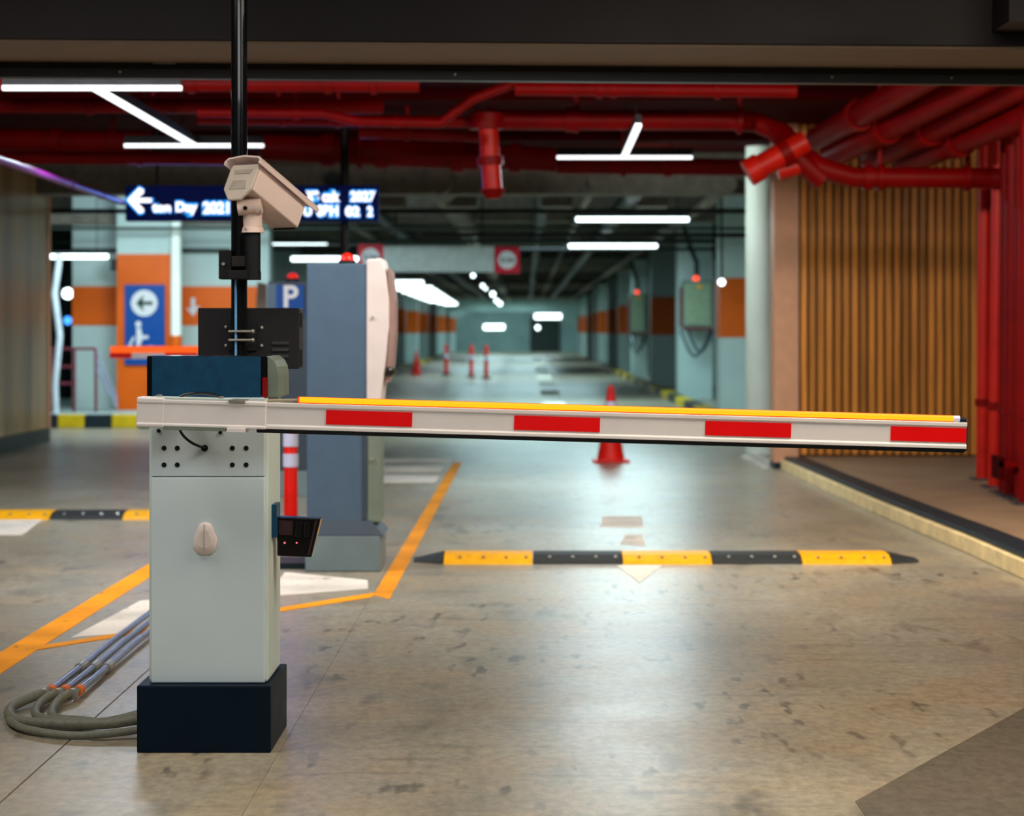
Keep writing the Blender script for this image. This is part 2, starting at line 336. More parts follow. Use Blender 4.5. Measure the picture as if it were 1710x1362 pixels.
# ---- far hall: left platform with wall
struct(B(-13, -3.3, 27.35, 34, 0, .17).build('platform', M['wallwhite']))
ks = thing('kerb', 'black and yellow striped kerb in front of the orange pillar', 'kerb', (-6, 27.2, 0))
bx = X(97, 27.2)-.36*8
for i in range(18):
    B(bx+.36*i+.004, bx+.36*(i+1)-.004, 27.15, 27.35, 0, .18).build('kerb_block', M['faryellow' if i % 2 == 0 else 'kerbblack'], ks, .015)
lwf = senv('wall_bay', (-5, 30, 0))
B(X(121, 29.6), -3.75, 29.6, 30, .17, 3.4).build('wall_panel', M['wallwhite'], lwf)
B(X(121, 29.6), -3.75, 29.58, 29.6, Z(543, 29.6), Z(478, 29.6)).build('orange_band', M['orange'], lwf)
B(-9, -3.75, 29.3, 29.6, Z(375, 29.4), 2.98).build('beam', M['ceilbrown'], lwf)
B(X(121, 29.55), X(385, 29.55), 29.5, 29.58, Z(422, 29.55), Z(414, 29.55)).build('conduit', M['ductdark'], lwf)
pil = thing('pillar', 'orange square pillar carrying a blue wheelchair sign', 'pillar', (-5.4, 29, 0))
B(X(195, 29), X(287, 29), 29, 29.5, .17, Z(424, 29)).build('orange_shaft', M['orange'], pil)
B(X(195, 29), X(287, 29), 29, 29.5, Z(424, 29), 3.4).build('shaft_top', M['wallwhite'], pil)
B(X(184, 28.98), X(195, 28.98), 29, 29.1, Z(452, 29), Z(432, 29)).build('bell', M['boxdark'], pil)
wp = thing('downpipe', 'glossy white vertical pipe at the right edge of the orange pillar', 'pipe', (X(294, 28.9), 28.9, 0))
T([(X(294, 28.9), 28.9, .17), (X(294, 28.9), 28.9, 3.2)], .075, 16).build('pipe', M['silver'], wp)
T([(X(294, 28.9), 28.9, Z(580, 28.9)), (X(294, 28.9), 28.9, Z(560, 28.9))], .085, 16).build('collar', M['orange'], wp)
# wheelchair sign
ds = 28.95; sg = thing('wall_sign', 'blue upright sign with white arrow disc and wheelchair symbol on orange pillar', 'sign', (X(241, ds), ds, Z(540, ds)))
B(X(208, ds), X(275, ds), ds, 29, Z(609, ds), Z(475, ds)).build('sign_plate', M['signblue'], sg)
MB().tube([(X(241, ds), ds, Z(506, ds)), (X(241, ds), ds-.01, Z(506, ds))], 22*ds/F, 32).build('disc', M['signwhite'], sg)
q = ds-.02
MB().prism([W(227, 506, q), W(240, 492, q), W(238, 503, q), W(255, 503, q), W(255, 509, q), W(238, 509, q), W(240, 520, q)], (0, .008, 0)).build('arrow', M['textdark'], sg)
ic = MB(); q = ds-.004
ic.tube([W(231, 541, q), W(231, 541, q-.008)], 5*ds/F, 14)
ic.prism([W(228, 547, q), W(235, 547, q), W(238, 560, q), W(248, 560, q), W(248, 565, q), W(238, 566, q), W(234, 577, q), W(228, 577, q)], (0, -.008, 0))
ic.prism([W(222, 562, q), W(226, 562, q), W(219, 577, q), W(226, 590, q), W(238, 592, q), W(250, 577, q), W(254, 577, q), W(243, 596, q), W(226, 596, q), W(214, 578, q)], (0, -.008, 0))
ic.build('wheelchair_symbol', M['signwhite'], sg)
# arrow sign on the orange band
as_ = thing('arrow_marking', 'white downward arrow on the orange band right of the pillar', 'sign', W(322, 512, 29.55))
MB().prism([W(319, 497, 29.57), W(326, 497, 29.57), W(326, 512, 29.57), W(334, 510, 29.57), W(323, 528, 29.57), W(310, 513, 29.57), W(319, 516, 29.57)], (0, -.012, 0)).build('arrow', M['signwhite'], as_)
# dark bay left of the wall with railing
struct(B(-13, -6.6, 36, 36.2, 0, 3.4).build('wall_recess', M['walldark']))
rl = thing('stair_railing', 'maroon tubular stair railing on the platform left of orange pillar', 'railing', (-6.3, 28.6, .17))
dr = 28.4; zz = lambda py: Z(py, dr)
for px in (86, 124, 160): T([(X(px, dr), dr, .17), (X(px, dr), dr, zz(582))], .022, 8).build('post', M['maroon'], rl)
for py in (582, 612, 640): T([(X(60, dr), dr, zz(py)), (X(125 if py > 590 else 160, dr), dr, zz(py))], .02, 8).build('rail', M['maroon'], rl)
for dy in (0, 26, 50): T([(X(160, dr), dr, zz(584+dy*.6)), (X(196, dr), dr, zz(min(682, 665+dy*.35)))], .016, 8).build('rail', M['steel'], rl)
vp = tag(T([W(94, 700, 27.6), W(92, 640, 27.6), W(100, 560, 27.6), W(91, 490, 27.6), W(98, 440, 27.6), W(98, 425, 27.6)], .045, 10).build('pipe', M['white2']), 'wavy pale vertical pipe below the wall tube beside timber wall', 'pipe')
bl = thing('blue_lamp', 'small round blue lamp in the dark recess behind the railing', 'lamp', W(113, 535, 34))
MB().ball(W(113, 535, 34), .07).build('lens', glow('blue_lens', (.05, .3, 1), 2.5), bl); B(*sorted((X(108, 34), X(118, 34))), 34.06, 34.2, 0, Z(530, 34)).build('post', M['housing'], bl)
wl = thing('round_lamp', 'bright white lamp beside the wavy pipe above the railing', 'lamp', W(112, 490, 33))
MB().ball(W(113, 490, 33), .09).build('lens', M['tubefar'], wl); T([W(113, 490, 33.1), (X(113, 33.1), 33.1, 3.4)], .02, 8).build('stem', M['housing'], wl)

# ---- far hall: side walls, columns, kerbs
struct(B(4.5, 4.7, 22.3, 150, 0, 3.4).build('wall_right_hall', M['wallwhite']))
struct(B(-5.6, -5.4, 34, 150, 0, 3.4).build('wall_left_hall', M['greylight']))
def column(x0, x1, y, band, label, group):
    c = thing('column', label, 'column', ((x0+x1)/2, y, 0), group)
    z0, z1 = Z(561, 39) if True else 0, 2.09
    B(x0, x1, y, y+.7, 0, 3.4).build('shaft', M['wallwhite'], c)
    if band: B(x0-.012, x1+.012, y-.012, y+.712, 1.20, 2.09).build('orange_band', M['orange'], c)
    return c
ordw = ['nearest', 'second', 'third', 'fourth', 'fifth', 'sixth', 'seventh', 'eighth', 'ninth', 'tenth', 'eleventh']
for i in range(11):
    y = 30.5+8.5*i
    column(2.9, 3.55, y, i not in (1, 3), '%s white hall column on the right%s' % (ordw[i].capitalize(), ', orange band' if i not in (1, 3) else ' behind a green-grey electric panel'), 'hall columns along the right wall')
for i in range(9):
    y = 64+8.5*i
    column(-5.0, -4.35, y, True, '%s visible white column with orange band along the left of the hall' % ordw[i].capitalize(), 'hall columns along the left wall')
hk = thing('kerb', 'long low black and yellow kerb along the right hall columns', 'kerb', (2.7, 24, 0))
for i in range(24):
    B(2.62, 2.82, 26+2*i+.01, 28+2*i-.01, 0, .14).build('kerb_block', M['faryellow' if i % 2 == 0 else 'kerbblack'], hk, .01)
hk2 = thing('kerb', 'low black and yellow kerb along the left hall columns', 'kerb', (-4.1, 60, 0))
for i in range(14):
    B(-4.25, -4.05, 60+3*i+.01, 63+3*i-.01, 0, .14).build('kerb_block', M['faryellow' if i % 2 == 0 else 'kerbblack'], hk2)
def epanel(px0, px1, py0, py1, d, label):
    p = thing('electric_panel', label, 'electric panel', (X((px0+px1)/2, d), d, Z(py1, d)), 'electric panels on the right hall columns')
    x0, x1, z0, z1 = X(px0, d), X(px1, d), Z(py1, d), Z(py0, d); w_ = x1-x0
    B(x0, x1, d, d+.5, z0, z1).build('body', M['olive'], p, .01)
    B(x0+.04, x1-.04, d-.015, d, z0+.05, z1-.05).build('door', M['panelgreen'], p, .005)
    B(x0-.05, x0-.005, d, d+.25, z0, z1-.12).build('side_box', M['maroon'], p)
    MB().tube([(x0+w_*.56, d-.03, z1-.12), (x0+w_*.56, d-.015, z1-.12)], .045, 12).build('warning_badge', M['bumpyellow'], p)
    MB().ball((x0+w_*.45, d+.05, z1+.03), .06).build('red_lamp', glow('panel_lamp', (1, .07, .03), 2.2), p)
    B(x0, x1, d+.02, d+.28, z0-.05, z0).build('base_rail', M['maroon'], p)
    T([(x0+w_*.5, d+.2, z1), (x0+w_*.5, d+.2, z1+.35), (x0+w_*.3, d+.2, z1+.6), (x0+w_*.05, d+.2, 3.3)], .05, 10).build('conduit', M['ductdark'], p)
    for (a, b_, dep) in ((-.05, .95, .50), (.2, 1.05, .42)):
        T([(x0+w_*(a+(b_-a)*t), d+.2, z0-.05-dep*math.sin(math.pi*t)) for t in [k/14 for k in range(15)]], .022, 8).build('cable', M['slatedark'], p)
    T([(x1+.12, d+.2, 0.1), (x1+.12, d+.2, 3.3)], .05, 10).build('conduit', M['ductdark'], p)
epanel(1140, 1190, 468, 546, 38.5, 'large green-grey electric panel with red lamp nearest the round column')
epanel(1052, 1078, 490, 556, 55.5, 'small distant green-grey electric panel with red lamp left of larger one')
# ---- ceiling services of the hall
for i in range(13):
    y = 23.2+8.5*i
    B(-13, 13, y, y+.45, 2.86 if i == 0 else 3.0, 3.4).build('beam', M['ceilbrown'], fc)
for i, (x, y0, y1, z, rr) in enumerate([(-1.0, 23, 140, 3.0, .16), (.2, 24, 140, 3.05, .10), (.75, 23, 140, 2.98, .06), (1.35, 24, 140, 3.05, .12), (2.3, 23, 140, 2.95, .08), (-2.2, 23, 140, 3.0, .10), (-2.9, 23, 140, 3.05, .07)]):
    tag(T([(x, y0, z), (x, y1, z)], rr, 12).build('ceiling_pipe', M['ductdark' if i % 2 else 'ceilbrown']), '%s from the left of the long dark service pipes under the hall ceiling' % ['Third', 'Fourth', 'Fifth', 'Sixth', 'Rightmost', 'Second', 'Leftmost'][i], 'pipe', 'service pipes under the hall ceiling')
for i, (y, z, rr) in enumerate([(24.2, 2.72, .03), (28.3, 2.72, .022), (29.0, 2.66, .035), (33.0, 2.75, .04), (37, 2.78, .03)]):
    tag(T([(-8 if i != 2 else -1.5, y, z), (5, y, z)], rr, 10).build('cross_conduit', M['ductdark' if i % 2 else 'housing']), '%s thin dark conduit crossing under the hall ceiling' % ordw[i].capitalize(), 'conduit', 'conduits crossing the hall ceiling')
for i, px in enumerate((650, 770, 930, 1090)):
    d = 24.0+i*.7; fx = thing('duct_outlet', '%s grey box-shaped duct outlet under the hall ceiling' % ['Leftmost', 'Second', 'Third', 'Rightmost'][i], 'duct', (X(px, d), d, 2.8), 'duct outlets under the hall ceiling')
    B(X(px-26, d), X(px+26, d), d, d+.5, Z(345, d), Z(322, d)).build('box', M['ceilbrown'], fx, .01); B(X(px-8, d), X(px+8, d), d+.1, d+.3, Z(322, d), 3.4).build('neck', M['ductdark'], fx)
B(-13, 13, 112, 112.6, 2.35, 3.4).build('beam', M['greylight'], fc)

# ================================================================== LIGHT FITTINGS
def tube_light(x0, x1, y, z, label, group, m='tubewhite', th=.035, hh=.07, cat='ceiling light', hang=True):
    t = thing('tube_light', label, cat, ((x0+x1)/2, y, z), group)
    MB().tube([(x0, y, z), (x1, y, z)], th/2, 12).build('tube', M[m], t)
    B(x0-.01, x1+.01, y-.03, y+.03, z+th*.45, z+hh).build('housing', M['housing'], t)
    if hang:
        for xx in (x0+.15, x1-.15): T([(xx, y, z+hh), (xx, y, 3.4 if y > 22.3 else 3.2)], .006, 6).build('hanger', M['housing'], t)
    return t
def linear_light(name, label, segs):
    t = thing(name, label, 'ceiling light', segs[0][0])
    for a, b_ in segs:
        a = Vector(a); b_ = Vector(b_); dx = abs(a.x-b_.x) > abs(a.y-b_.y); hw = .022
        if dx: bxs = (min(a.x, b_.x), max(a.x, b_.x), a.y-hw, a.y+hw)
        else: bxs = (a.x-hw, a.x+hw, min(a.y, b_.y), max(a.y, b_.y))
        if dx or abs(a.x-b_.x) < .02:
            B(*bxs, a.z, a.z+.026).build('diffuser', M['tubewhite'], t); B(*bxs, a.z+.026, a.z+.09).build('housing', M['housing'], t)
        else:
            s = Vector((hw, 0, 0)); p = [a-s, a+s, b_+s, b_-s]
            MB().prism(p, (0, 0, .026)).build('diffuser', M['tubewhite'], t); MB().prism([v+Vector((0, 0, .026)) for v in p], (0, 0, .064)).build('housing', M['housing'], t)
        for f_ in (.15, .85):
            c = a.lerp(b_, f_); T([c+Vector((0, 0, .09)), (c.x, c.y, 3.25)], .004, 6).build('hanger', M['housing'], t)
    return t
zt = 2.75
linear_light('linear_light', 'Z-shaped white linear ceiling light at the upper left', [((X(5, 12.28), 12.28, zt), (X(303, 12.28), 12.28, zt)), ((X(160, 12.31), 12.31, zt), (X(323, 16.05), 16.05, zt)), ((X(208, 16.1), 16.1, zt), (X(440, 16.1), 16.1, zt))])
linear_light('linear_light', 'T-shaped white linear ceiling light hanging right of centre', [((X(930, 17.2), 17.2, zt), (X(1156, 17.2), 17.2, zt)), ((X(1066, 14.5), 14.5, zt), (X(1042, 17.17), 17.17, zt))])
G1 = 'tube lights across the hall ceiling'
tube_light(X(962, 26.5), X(1150, 26.5), 26.5, Z(366, 26.5), 'upper nearer tube light hanging right of centre in the hall', G1, 'tubefar', .06)
tube_light(X(950, 34.7), X(1097, 34.7), 34.7, Z(410.5, 34.7), 'lower farther tube light hanging right of centre in the hall', G1, 'tubefar', .07)
tube_light(X(425, 33.3), X(546, 33.3), 33.3, Z(404.5, 33.3), 'tube light seen right of the black camera post', G1, 'tubefar', .07)
tube_light(X(487, 41), X(602, 41), 41, Z(432, 41), 'tube light seen just left of the grey machine beacon', G1, 'tubefar', .09)
tube_light(X(60, 27.8), X(180, 27.8), 27.8, Z(428, 27.8), 'tube light at the edge of the timber wall, above railing', G1, 'tubefar', .065)
for i in range(13):
    d = 55+5.3*i+.05*i*i; xc = X(672+ (i/12)**.62*88, d)
    tube_light(xc-.56, xc+.56, d, Z(472+ (i/12)**.62*42, d), '%s light of the bright receding row at the left of the hall' % (ordw[i].capitalize() if i < 11 else ['Next to last', 'Last'][i-11]), 'receding row of tube lights', 'tubefar', .12)
def spot(px, py, d, r, label, m='tubefar'):
    t = thing('round_lamp', label, 'lamp', W(px, py, d), 'small round lamps in the hall')
    MB().ball(W(px, py, d), r).build('lens', M[m], t); T([W(px, py, d)+Vector((0, 0, r*.8)), (X(px, d), d, 3.4)], .015, 6).build('stem', M['housing'], t)
for a in ((790, 460, 53, .05, 'nearest of the small round lamps right of the bright row'), (806, 477, 66, .06, 'second of the small round lamps right of the bright row'), (811, 482, 72, .05, 'third of the small round lamps right of the bright row'),
          (823, 491, 82, .09, 'fourth of the small round lamps right of the bright row'), (829, 502, 96, .09, 'fifth of the small round lamps right of the bright row'), (835, 507, 105, .1, 'farthest of the small round lamps right of the bright row'),
          (1205, 471, 29.5, .05, 'single round lamp beside the large electric panel'), (647, 441, 44, .07, 'single round lamp at the right edge of the grey machine'), (598, 432, 46, .05, 'tiny lamp just right of the red beacon'), (898, 547, 120, .12, 'tiny far lamp at the end of the hall')):
    spot(*a)
for px0, px1, py, d, lb in ((808, 842, 546, 118, 'far bright tube at the end of the hall, left'), (893, 937, 528, 114, 'far bright tube at the end of the hall, right')):
    tube_light(X(px0, d), X(px1, d), d, Z(py, d), lb, G1, 'tubefar', .28)
# booth lamp just above the frame, mirrored in the header
tube_light(1.30, 1.68, 7.7, 2.600, 'tube lamp in front of the dark header at the top edge', 'booth lamps', 'tubewhite', .04)

# ================================================================== RED PIPEWORK
G2 = 'red pipes under the near ceiling'
def rpipe(path, r, label, m='pipered', flanges=(), hangers=(), ceil=3.25):
    t = thing('red_pipe', label, 'pipe', path[0], G2); path = [Vector(p) for p in path]
    T(path, r, 18).build('pipe', M[m], t)
    def at(f):
        L = [(path[i+1]-path[i]).length for i in range(len(path)-1)]; s = f*sum(L)
        for i, l in enumerate(L):
            if s <= l: return path[i].lerp(path[i+1], s/l), (path[i+1]-path[i]).normalized()
            s -= l
        return path[-1], (path[-1]-path[-2]).normalized()
    for f in flanges:
        p, d = at(f); T([p-d*r*.45, p+d*r*.45], r*1.22, 18).build('coupling', M[m], t)
    for f in hangers:
        p, d = at(f); T([p-d*.02, p+d*.02], r*1.3, 14).build('clamp', M['pipered'], t); T([p+Vector((0, 0, r)), (p.x, p.y, ceil)], .018, 8).build('hanger', M['pipered'], t)
    return t
def ln(px0, py0, d0, px1, py1, d1): return [W(px0, py0, d0), W(px1, py1, d1)]
rpipe(ln(-60, 139, 13.9, 700, 141, 13.9), .055, 'uppermost straight red pipe at the left, just under the header', 'pipered', (.5, .8), (.6, .9))
rpipe(ln(-60, 176, 15.0, 640, 178, 15.0), .055, 'straight red pipe below the uppermost one at the left', 'pipered', (.3,), (.45, .75))
rpipe([W(330, 188, 14.6), W(540, 190, 14.6), W(600, 203, 14.6), W(735, 206, 14.6), W(790, 165, 14.6), W(860, 140, 14.6)], .035, 'thin red pipe with a dip, left of the red downpipe', 'pipered', (), (.3,))
rpipe(ln(330, 198, 15.5, 800, 204, 15.5), .045, 'slim straight red pipe left of the red downpipe', 'pipered', (.3, .7), (.5,))
A = [W(790, 200, 15.7), W(1215, 201, 15.7), W(1262, 204, 15.7), W(1300, 222, 15.6), W(1332, 252, 15.4), W(1372, 280, 15.3), W(1425, 296, 15.3), W(1760, 298, 15.3)]
def smooth(pts, k=6):
    pts = [Vector(p) for p in pts]; out = []
    for i in range(len(pts)-1):
        p0, p1, p2, p3 = pts[max(i-1, 0)], pts[i], pts[i+1], pts[min(i+2, len(pts)-1)]
        for j in range(k):
            t = j/k; out.append(.5*((2*p1)+(p2-p0)*t+(2*p0-5*p1+4*p2-p3)*t*t+(3*p1-p0-3*p2+p3)*t**3))
    return out+[pts[-1]]
rpipe([A[0], A[1]]+smooth(A[2:7], 6)+[A[7]], .078, 'main red pipe that bends down and continues across the slat wall', 'pipered', (.03, .16, .52, .55, .70), (.17, .44, .72, .86))
rpipe(ln(-60, 232, 18.6, 250, 238, 18.6), .10, 'thick red pipe at the left behind the Z-shaped light', 'pipered', (.5,), (.8,))
rpipe(ln(-60, 262, 17.5, 430, 266, 17.5), .055, 'lowest red pipe at the far left above the timber wall', 'pipered', (.6,), ())
rpipe(ln(440, 246, 18.6, 800, 262, 18.6), .125, 'thickest red pipe right of the black camera post', 'pipered', (.3, .55, .9), (.45,))
rpipe(ln(830, 262, 19.6, 930, 268, 19.6), .12, 'short thick red pipe end right of the red downpipe', 'pipered', (.3,), ())
rpipe(ln(930, 276, 19.8, 1300, 280, 19.8), .085, 'straight red pipe behind the T-shaped light', 'pipered', (.5,), (.3,))
rpipe(ln(600, 222, 17.0, 800, 228, 17.0), .045, 'slim red pipe above the thickest red pipe', 'pipered', (), (.4,))
rpipe(ln(860, 148, 14.5, 1330, 152, 14.5), .05, 'upper straight red pipe above the T-shaped light', 'pipered', (.35,), (.3, .72))
# vertical drop
d = 15.4
dp = thing('red_downpipe', 'short vertical orange-red drain pipe hanging from the main red pipe', 'pipe', W(820, 200, d), G2)
T([W(815, 205, d), W(818, 255, d), W(823, 318, d)], .075, 18).build('pipe', M['pipeorange'], dp)
T([W(812, 190, d), W(812, 216, d)], .13, 18).build('tee', M['pipered'], dp)
T([W(818, 262, d), W(819, 276, d)], .1, 18).build('coupling', M['pipered'], dp)
T([W(823, 316, d), W(824, 332, d)], [.105, .05], 18).build('end_cap', M['pipered'], dp)
# capped stub
st = thing('red_pipe_stub', 'bright red capped pipe stub pointing down left above the round column', 'pipe', W(1290, 270, 15), G2)
T([W(1345, 236, 15.2), W(1262, 282, 15.2)], .088, 20).build('pipe', M['pipeorange'], st)
T([W(1270, 277, 15.2), W(1248, 290, 15.2)], .104, 20).build('cap', M['pipeorange'], st)
T([W(1318, 251, 15.2), W(1304, 259, 15.2)], .104, 20).build('coupling', M['pipered'], st)
T([W(1330, 262, 15.3), W(1376, 302, 15.3)], .085, 20).build('branch', M['pipered'], st)
T([W(1298, 286, 15.3), W(1335, 276, 15.3)], .07, 16).build('elbow', M['pipeorange'], st)
for i, (a, b_) in enumerate((((1365, 232), (1585, 108)), ((1388, 262), (1680, 112)), ((1456, 264), (1760, 118)), ((1512, 272), (1800, 158)))):
    rpipe([W(*a, 15.9), W(*b_, 13.3)], .098, '%s of the four parallel slanting red pipes above the slat wall' % ['leftmost', 'second', 'third', 'rightmost'][i], 'pipered', (.35,), ())
for y in (11, 13, 16.5, 20): B(-13, 13, y, y+.35, 3.17, 3.25).build('beam', M['darkred'], rc)
# vertical red pipes at the right
for i, (px, r, d, lean) in enumerate(((1641, .052, 16.2, 4), (1660, .046, 15.4, 8), (1676, .04, 14.9, 4), (1688, .05, 14.6, 3), (1700, .03, 14.3, 2), (1714, .05, 13.9, 0))):
    t = thing('red_riser', '%s vertical red pipe of the bundle at the right edge' % ['leftmost', 'second', 'third', 'fourth', 'fifth', 'rightmost'][i], 'pipe', (X(px, d), d, .115), 'vertical red pipes at the right edge')
    T([(X(px, d), d, .115), (X(px+lean, d), d, 3.25)], r, 16).build('pipe', M['pipeorange' if i in (0, 1) else 'pipered'], t)
    T([(X(px, d), d, .7), (X(px, d), d, .76)], r*1.2, 16).build('coupling', M['pipered'], t)
    B(X(px, d)-.09, X(px, d)+.09, d-.09, d+.09, .115, .13).build('base_plate', M['lip'], t)
br = thing('pipe_bracket', 'red horizontal bracket holding the vertical red pipes together near the deck', 'bracket', W(1690, 770, 14.3))
B(X(1666, 14.3), X(1730, 14.3), 14.2, 14.26, Z(778, 14.3), Z(768, 14.3)).build('bar', M['pipered'], br)
B(X(1666, 14.3), X(1672, 14.3), 14.2, 14.5, Z(800, 14.3), Z(762, 14.3)).build('strut', M['darkred'], br)
B(X(1706, 14.3), X(1712, 14.3), 14.2, 14.5, Z(800, 14.3), Z(762, 14.3)).build('strut', M['darkred'], br)
# conduit towards the sign, its purple is the sign's glow painted on
rpipe([W(-40, 253, 12.2), W(205, 338, 18.0)], .028, 'thin conduit slanting down to the blue sign, its purple glow painted on', 'purple', (.55, .8), ())

# ================================================================== LED SIGN
d = 18.0
ls = thing('led_sign', 'long navy LED sign with white arrow and glowing blue lettering', 'sign', W(420, 340, d))
B(X(209, d), X(632, d), d, d+.12, Z(369, d), Z(310, d)).build('panel', M['lednavy'], ls, .01)
arrow = [(213, 334), (233, 313), (240, 317), (240, 322), (229, 331), (253, 331), (253, 338), (229, 338), (240, 349), (240, 354), (233, 356)]
MB().prism([W(a, b_, d) for a, b_ in arrow], (0, -.012, 0)).build('arrow', M['ledwhite'], ls)
cxm = sum(a for a, b_ in arrow)/len(arrow); cym = 334
MB().prism([W(cxm+(a-cxm)*1.2, cym+(b_-cym)*1.13, d) for a, b_ in arrow], (0, -.004, 0)).build('arrow_glow', M['ledcyan'], ls)
def led(s, pxc, pyc, wpx, hpx):
    for nm, off, y, mt in (('lettering', .006, d-.014, 'ledwhite'), ('lettering_glow', .034, d-.004, 'ledcyan')):
        o = text(nm, s, .16, (X(pxc, d), y, Z(pyc, d)), M[mt], ls, .002, off)
        xs = [v.co.x for v in o.data.vertices]; zs = [v.co.z for v in o.data.vertices]
        k = 1 if nm == 'lettering' else 1.07
        sx = wpx*d/F*k/(max(xs)-min(xs)); sz = hpx*d/F*(1 if nm == 'lettering' else 1.25)/(max(zs)-min(zs)); cx_ = (max(xs)+min(xs))/2; cz_ = (max(zs)+min(zs))/2
        o.data.transform(Matrix.Diagonal((sx, 1, sz, 1)) @ Matrix.Translation((-cx_, 0, -cz_)))
led('ton', 270, 347, 31, 15); led('Day', 312, 348, 36, 22); led('2021', 361, 347, 44, 20)
led('xe', 522, 327, 22, 17); led('cak', 553, 328, 30, 19); led('2027', 606, 328, 42, 18)
led('U', 514, 353, 14, 15); led('0BH', 547, 352, 36, 19); led('02', 589, 353, 24, 17); led('2', 618, 353, 10, 17)
area('led_sign_glow', (X(420, d), d-.08, Z(340, d)), (2.1, .25), 9, (.05, .25, 1), (R(-90), 0, 0))
sp_ = thing('sign_post', 'tall dark thin post behind the LED sign and grey machine', 'post', (X(576, 18.2), 18.25, 0))
T([(X(576, 18.25), 18.22, 0), (X(576, 18.25), 18.22, 3.25)], .038, 12).build('pole', M['housing'], sp_)
B(X(576, 18.25)-.1, X(576, 18.25)+.1, 18.15, 18.35, 0, .015).build('base_plate', M['lip'], sp_)
for px in (260, 400): tag(T([(X(px, d), d+.06, Z(310, d)), (X(px, d), d+.06, 3.25)], .012, 8).build('sign_hanger', M['housing']), ('left' if px == 260 else 'right')+' thin black rod hanging the LED sign', 'rod')
# height limit board
d = 30
hb = thing('height_board', 'long pale grey overhead board with red squares at both ends', 'sign', W(735, 433, d))
B(X(640, d), X(825, d), d, d+.08, Z(454, d), Z(411, d)).build('board', M['signgrey'], hb)
for px0, px1, py0, py1, pc, rc_ in ((598, 640, 408, 450, 619, 15), (826, 868, 412, 456, 847, 15)):
    B(X(px0, d), X(px1, d), d-.01, d+.08, Z(py1, d), Z(py0, d)).build('red_square', M['signred'], hb)
    zc = Z((py0+py1)/2, d)
    MB().tube([(X(pc, d), d-.01, zc), (X(pc, d), d-.02, zc)], rc_*d/F, 28).build('disc', M['signwhite'], hb)
    text('lettering', '2.1m', .10, (X(pc, d), d-.026, zc), M['textdark'], hb, .002, .003)
for px in (660, 805): T([(X(px, d), d+.04, Z(411, d)), (X(px, d), d+.04, 3.4)], .012, 8).build('hanger', M['housing'], hb)

# ================================================================== FLOOR MARKINGS AND BUMPS
def mark(poly, m, label, cat='road marking', group=None, z=.0):
    o = MB().prism([(a, b_, z) for a, b_ in poly], (0, 0, .0025)).build('road_marking', M[m]); tag(o, label, cat, group); return o
mark([(-2.145, 5.5), (-2.0, 5.5), (-1.985, 12.4), (-2.10, 12.4)], 'yellowpaint', 'thick worn yellow line running left of the barrier')
mark([(-.755, 10.0), (-.665, 9.85), (-.64, 20.1), (-.73, 20.1)], 'orangepaint', 'worn orange yellow line running away right of the grey machine')
mark([(-2.0, 8.28), (-2.0, 8.40), (-.755, 10.1), (-.755, 9.93)], 'yellowpaint', 'thin yellow cross line joining the two long lines', z=.0006)
mark([(-1.93, 8.62), (-1.76, 8.72), (-1.50, 9.1), (-1.50, 9.95), (-1.86, 9.8)], 'whitepaint', 'worn white patch inside the island left of the barrier')
mark([(-1.28, 9.95), (-.80, 10.25), (-.83, 10.6), (-1.3, 10.95)], 'whitepaint', 'worn white patch inside the island right of the barrier')
for i, (py0, py1, x1) in enumerate(((793, 806, 735), (778, 788, 742), (766, 772, 757))):
    mark([(X(560, fl(py1)), fl(py1)), (X(x1-8, fl(py1)), fl(py1)), (X(x1, fl(py0)), fl(py0)), (X(560, fl(py0)), fl(py0))], 'whitepaint', '%s white hatch bar right of the grey machine' % ['nearest', 'middle', 'farthest'][i])
mark([(X(-60, fl(893)), fl(893)), (X(38, fl(893)), fl(893)), (X(70, fl(868)), fl(868)), (X(-60, fl(868)), fl(868))], 'whitepaint', 'pale block marking at the left edge before the left bump')
def fp(px, py): return (X(px, fl(py)), fl(py))
mark([fp(1068, 973), fp(1030, 944), fp(1106, 944)], 'whitepaint', 'white arrow tip on the floor before the right speed bump')
mark([fp(1036, 908), fp(1078, 912), fp(1072, 893), fp(1044, 893)], 'whitepaint', 'faded white arrow piece just beyond the right speed bump')
mark([fp(1002, 880), fp(1075, 880), fp(1072, 862), fp(1006, 862)], 'whitepaint', 'faint pale arrow shaft on the lane beyond the bump')
mark([fp(1236, 762), fp(1246, 758), fp(1288, 780), fp(1276, 783)], 'whitepaint', 'left of two white slanting dashes by kerb end')
mark([fp(1250, 756), fp(1262, 756), fp(1292, 770), fp(1288, 776)], 'whitepaint', 'right of two white slanting dashes by kerb end')
for i in range(9):
    d0 = 33+7.5*i; mark([(.28, d0), (.68, d0), (.68, d0+4.2), (.28, d0+4.2)], 'whitepaint', '%s pale floor rectangle down the hall centre' % ordw[i].capitalize(), group='pale floor rectangles in the hall')  # row of pale rectangles on the hall floor
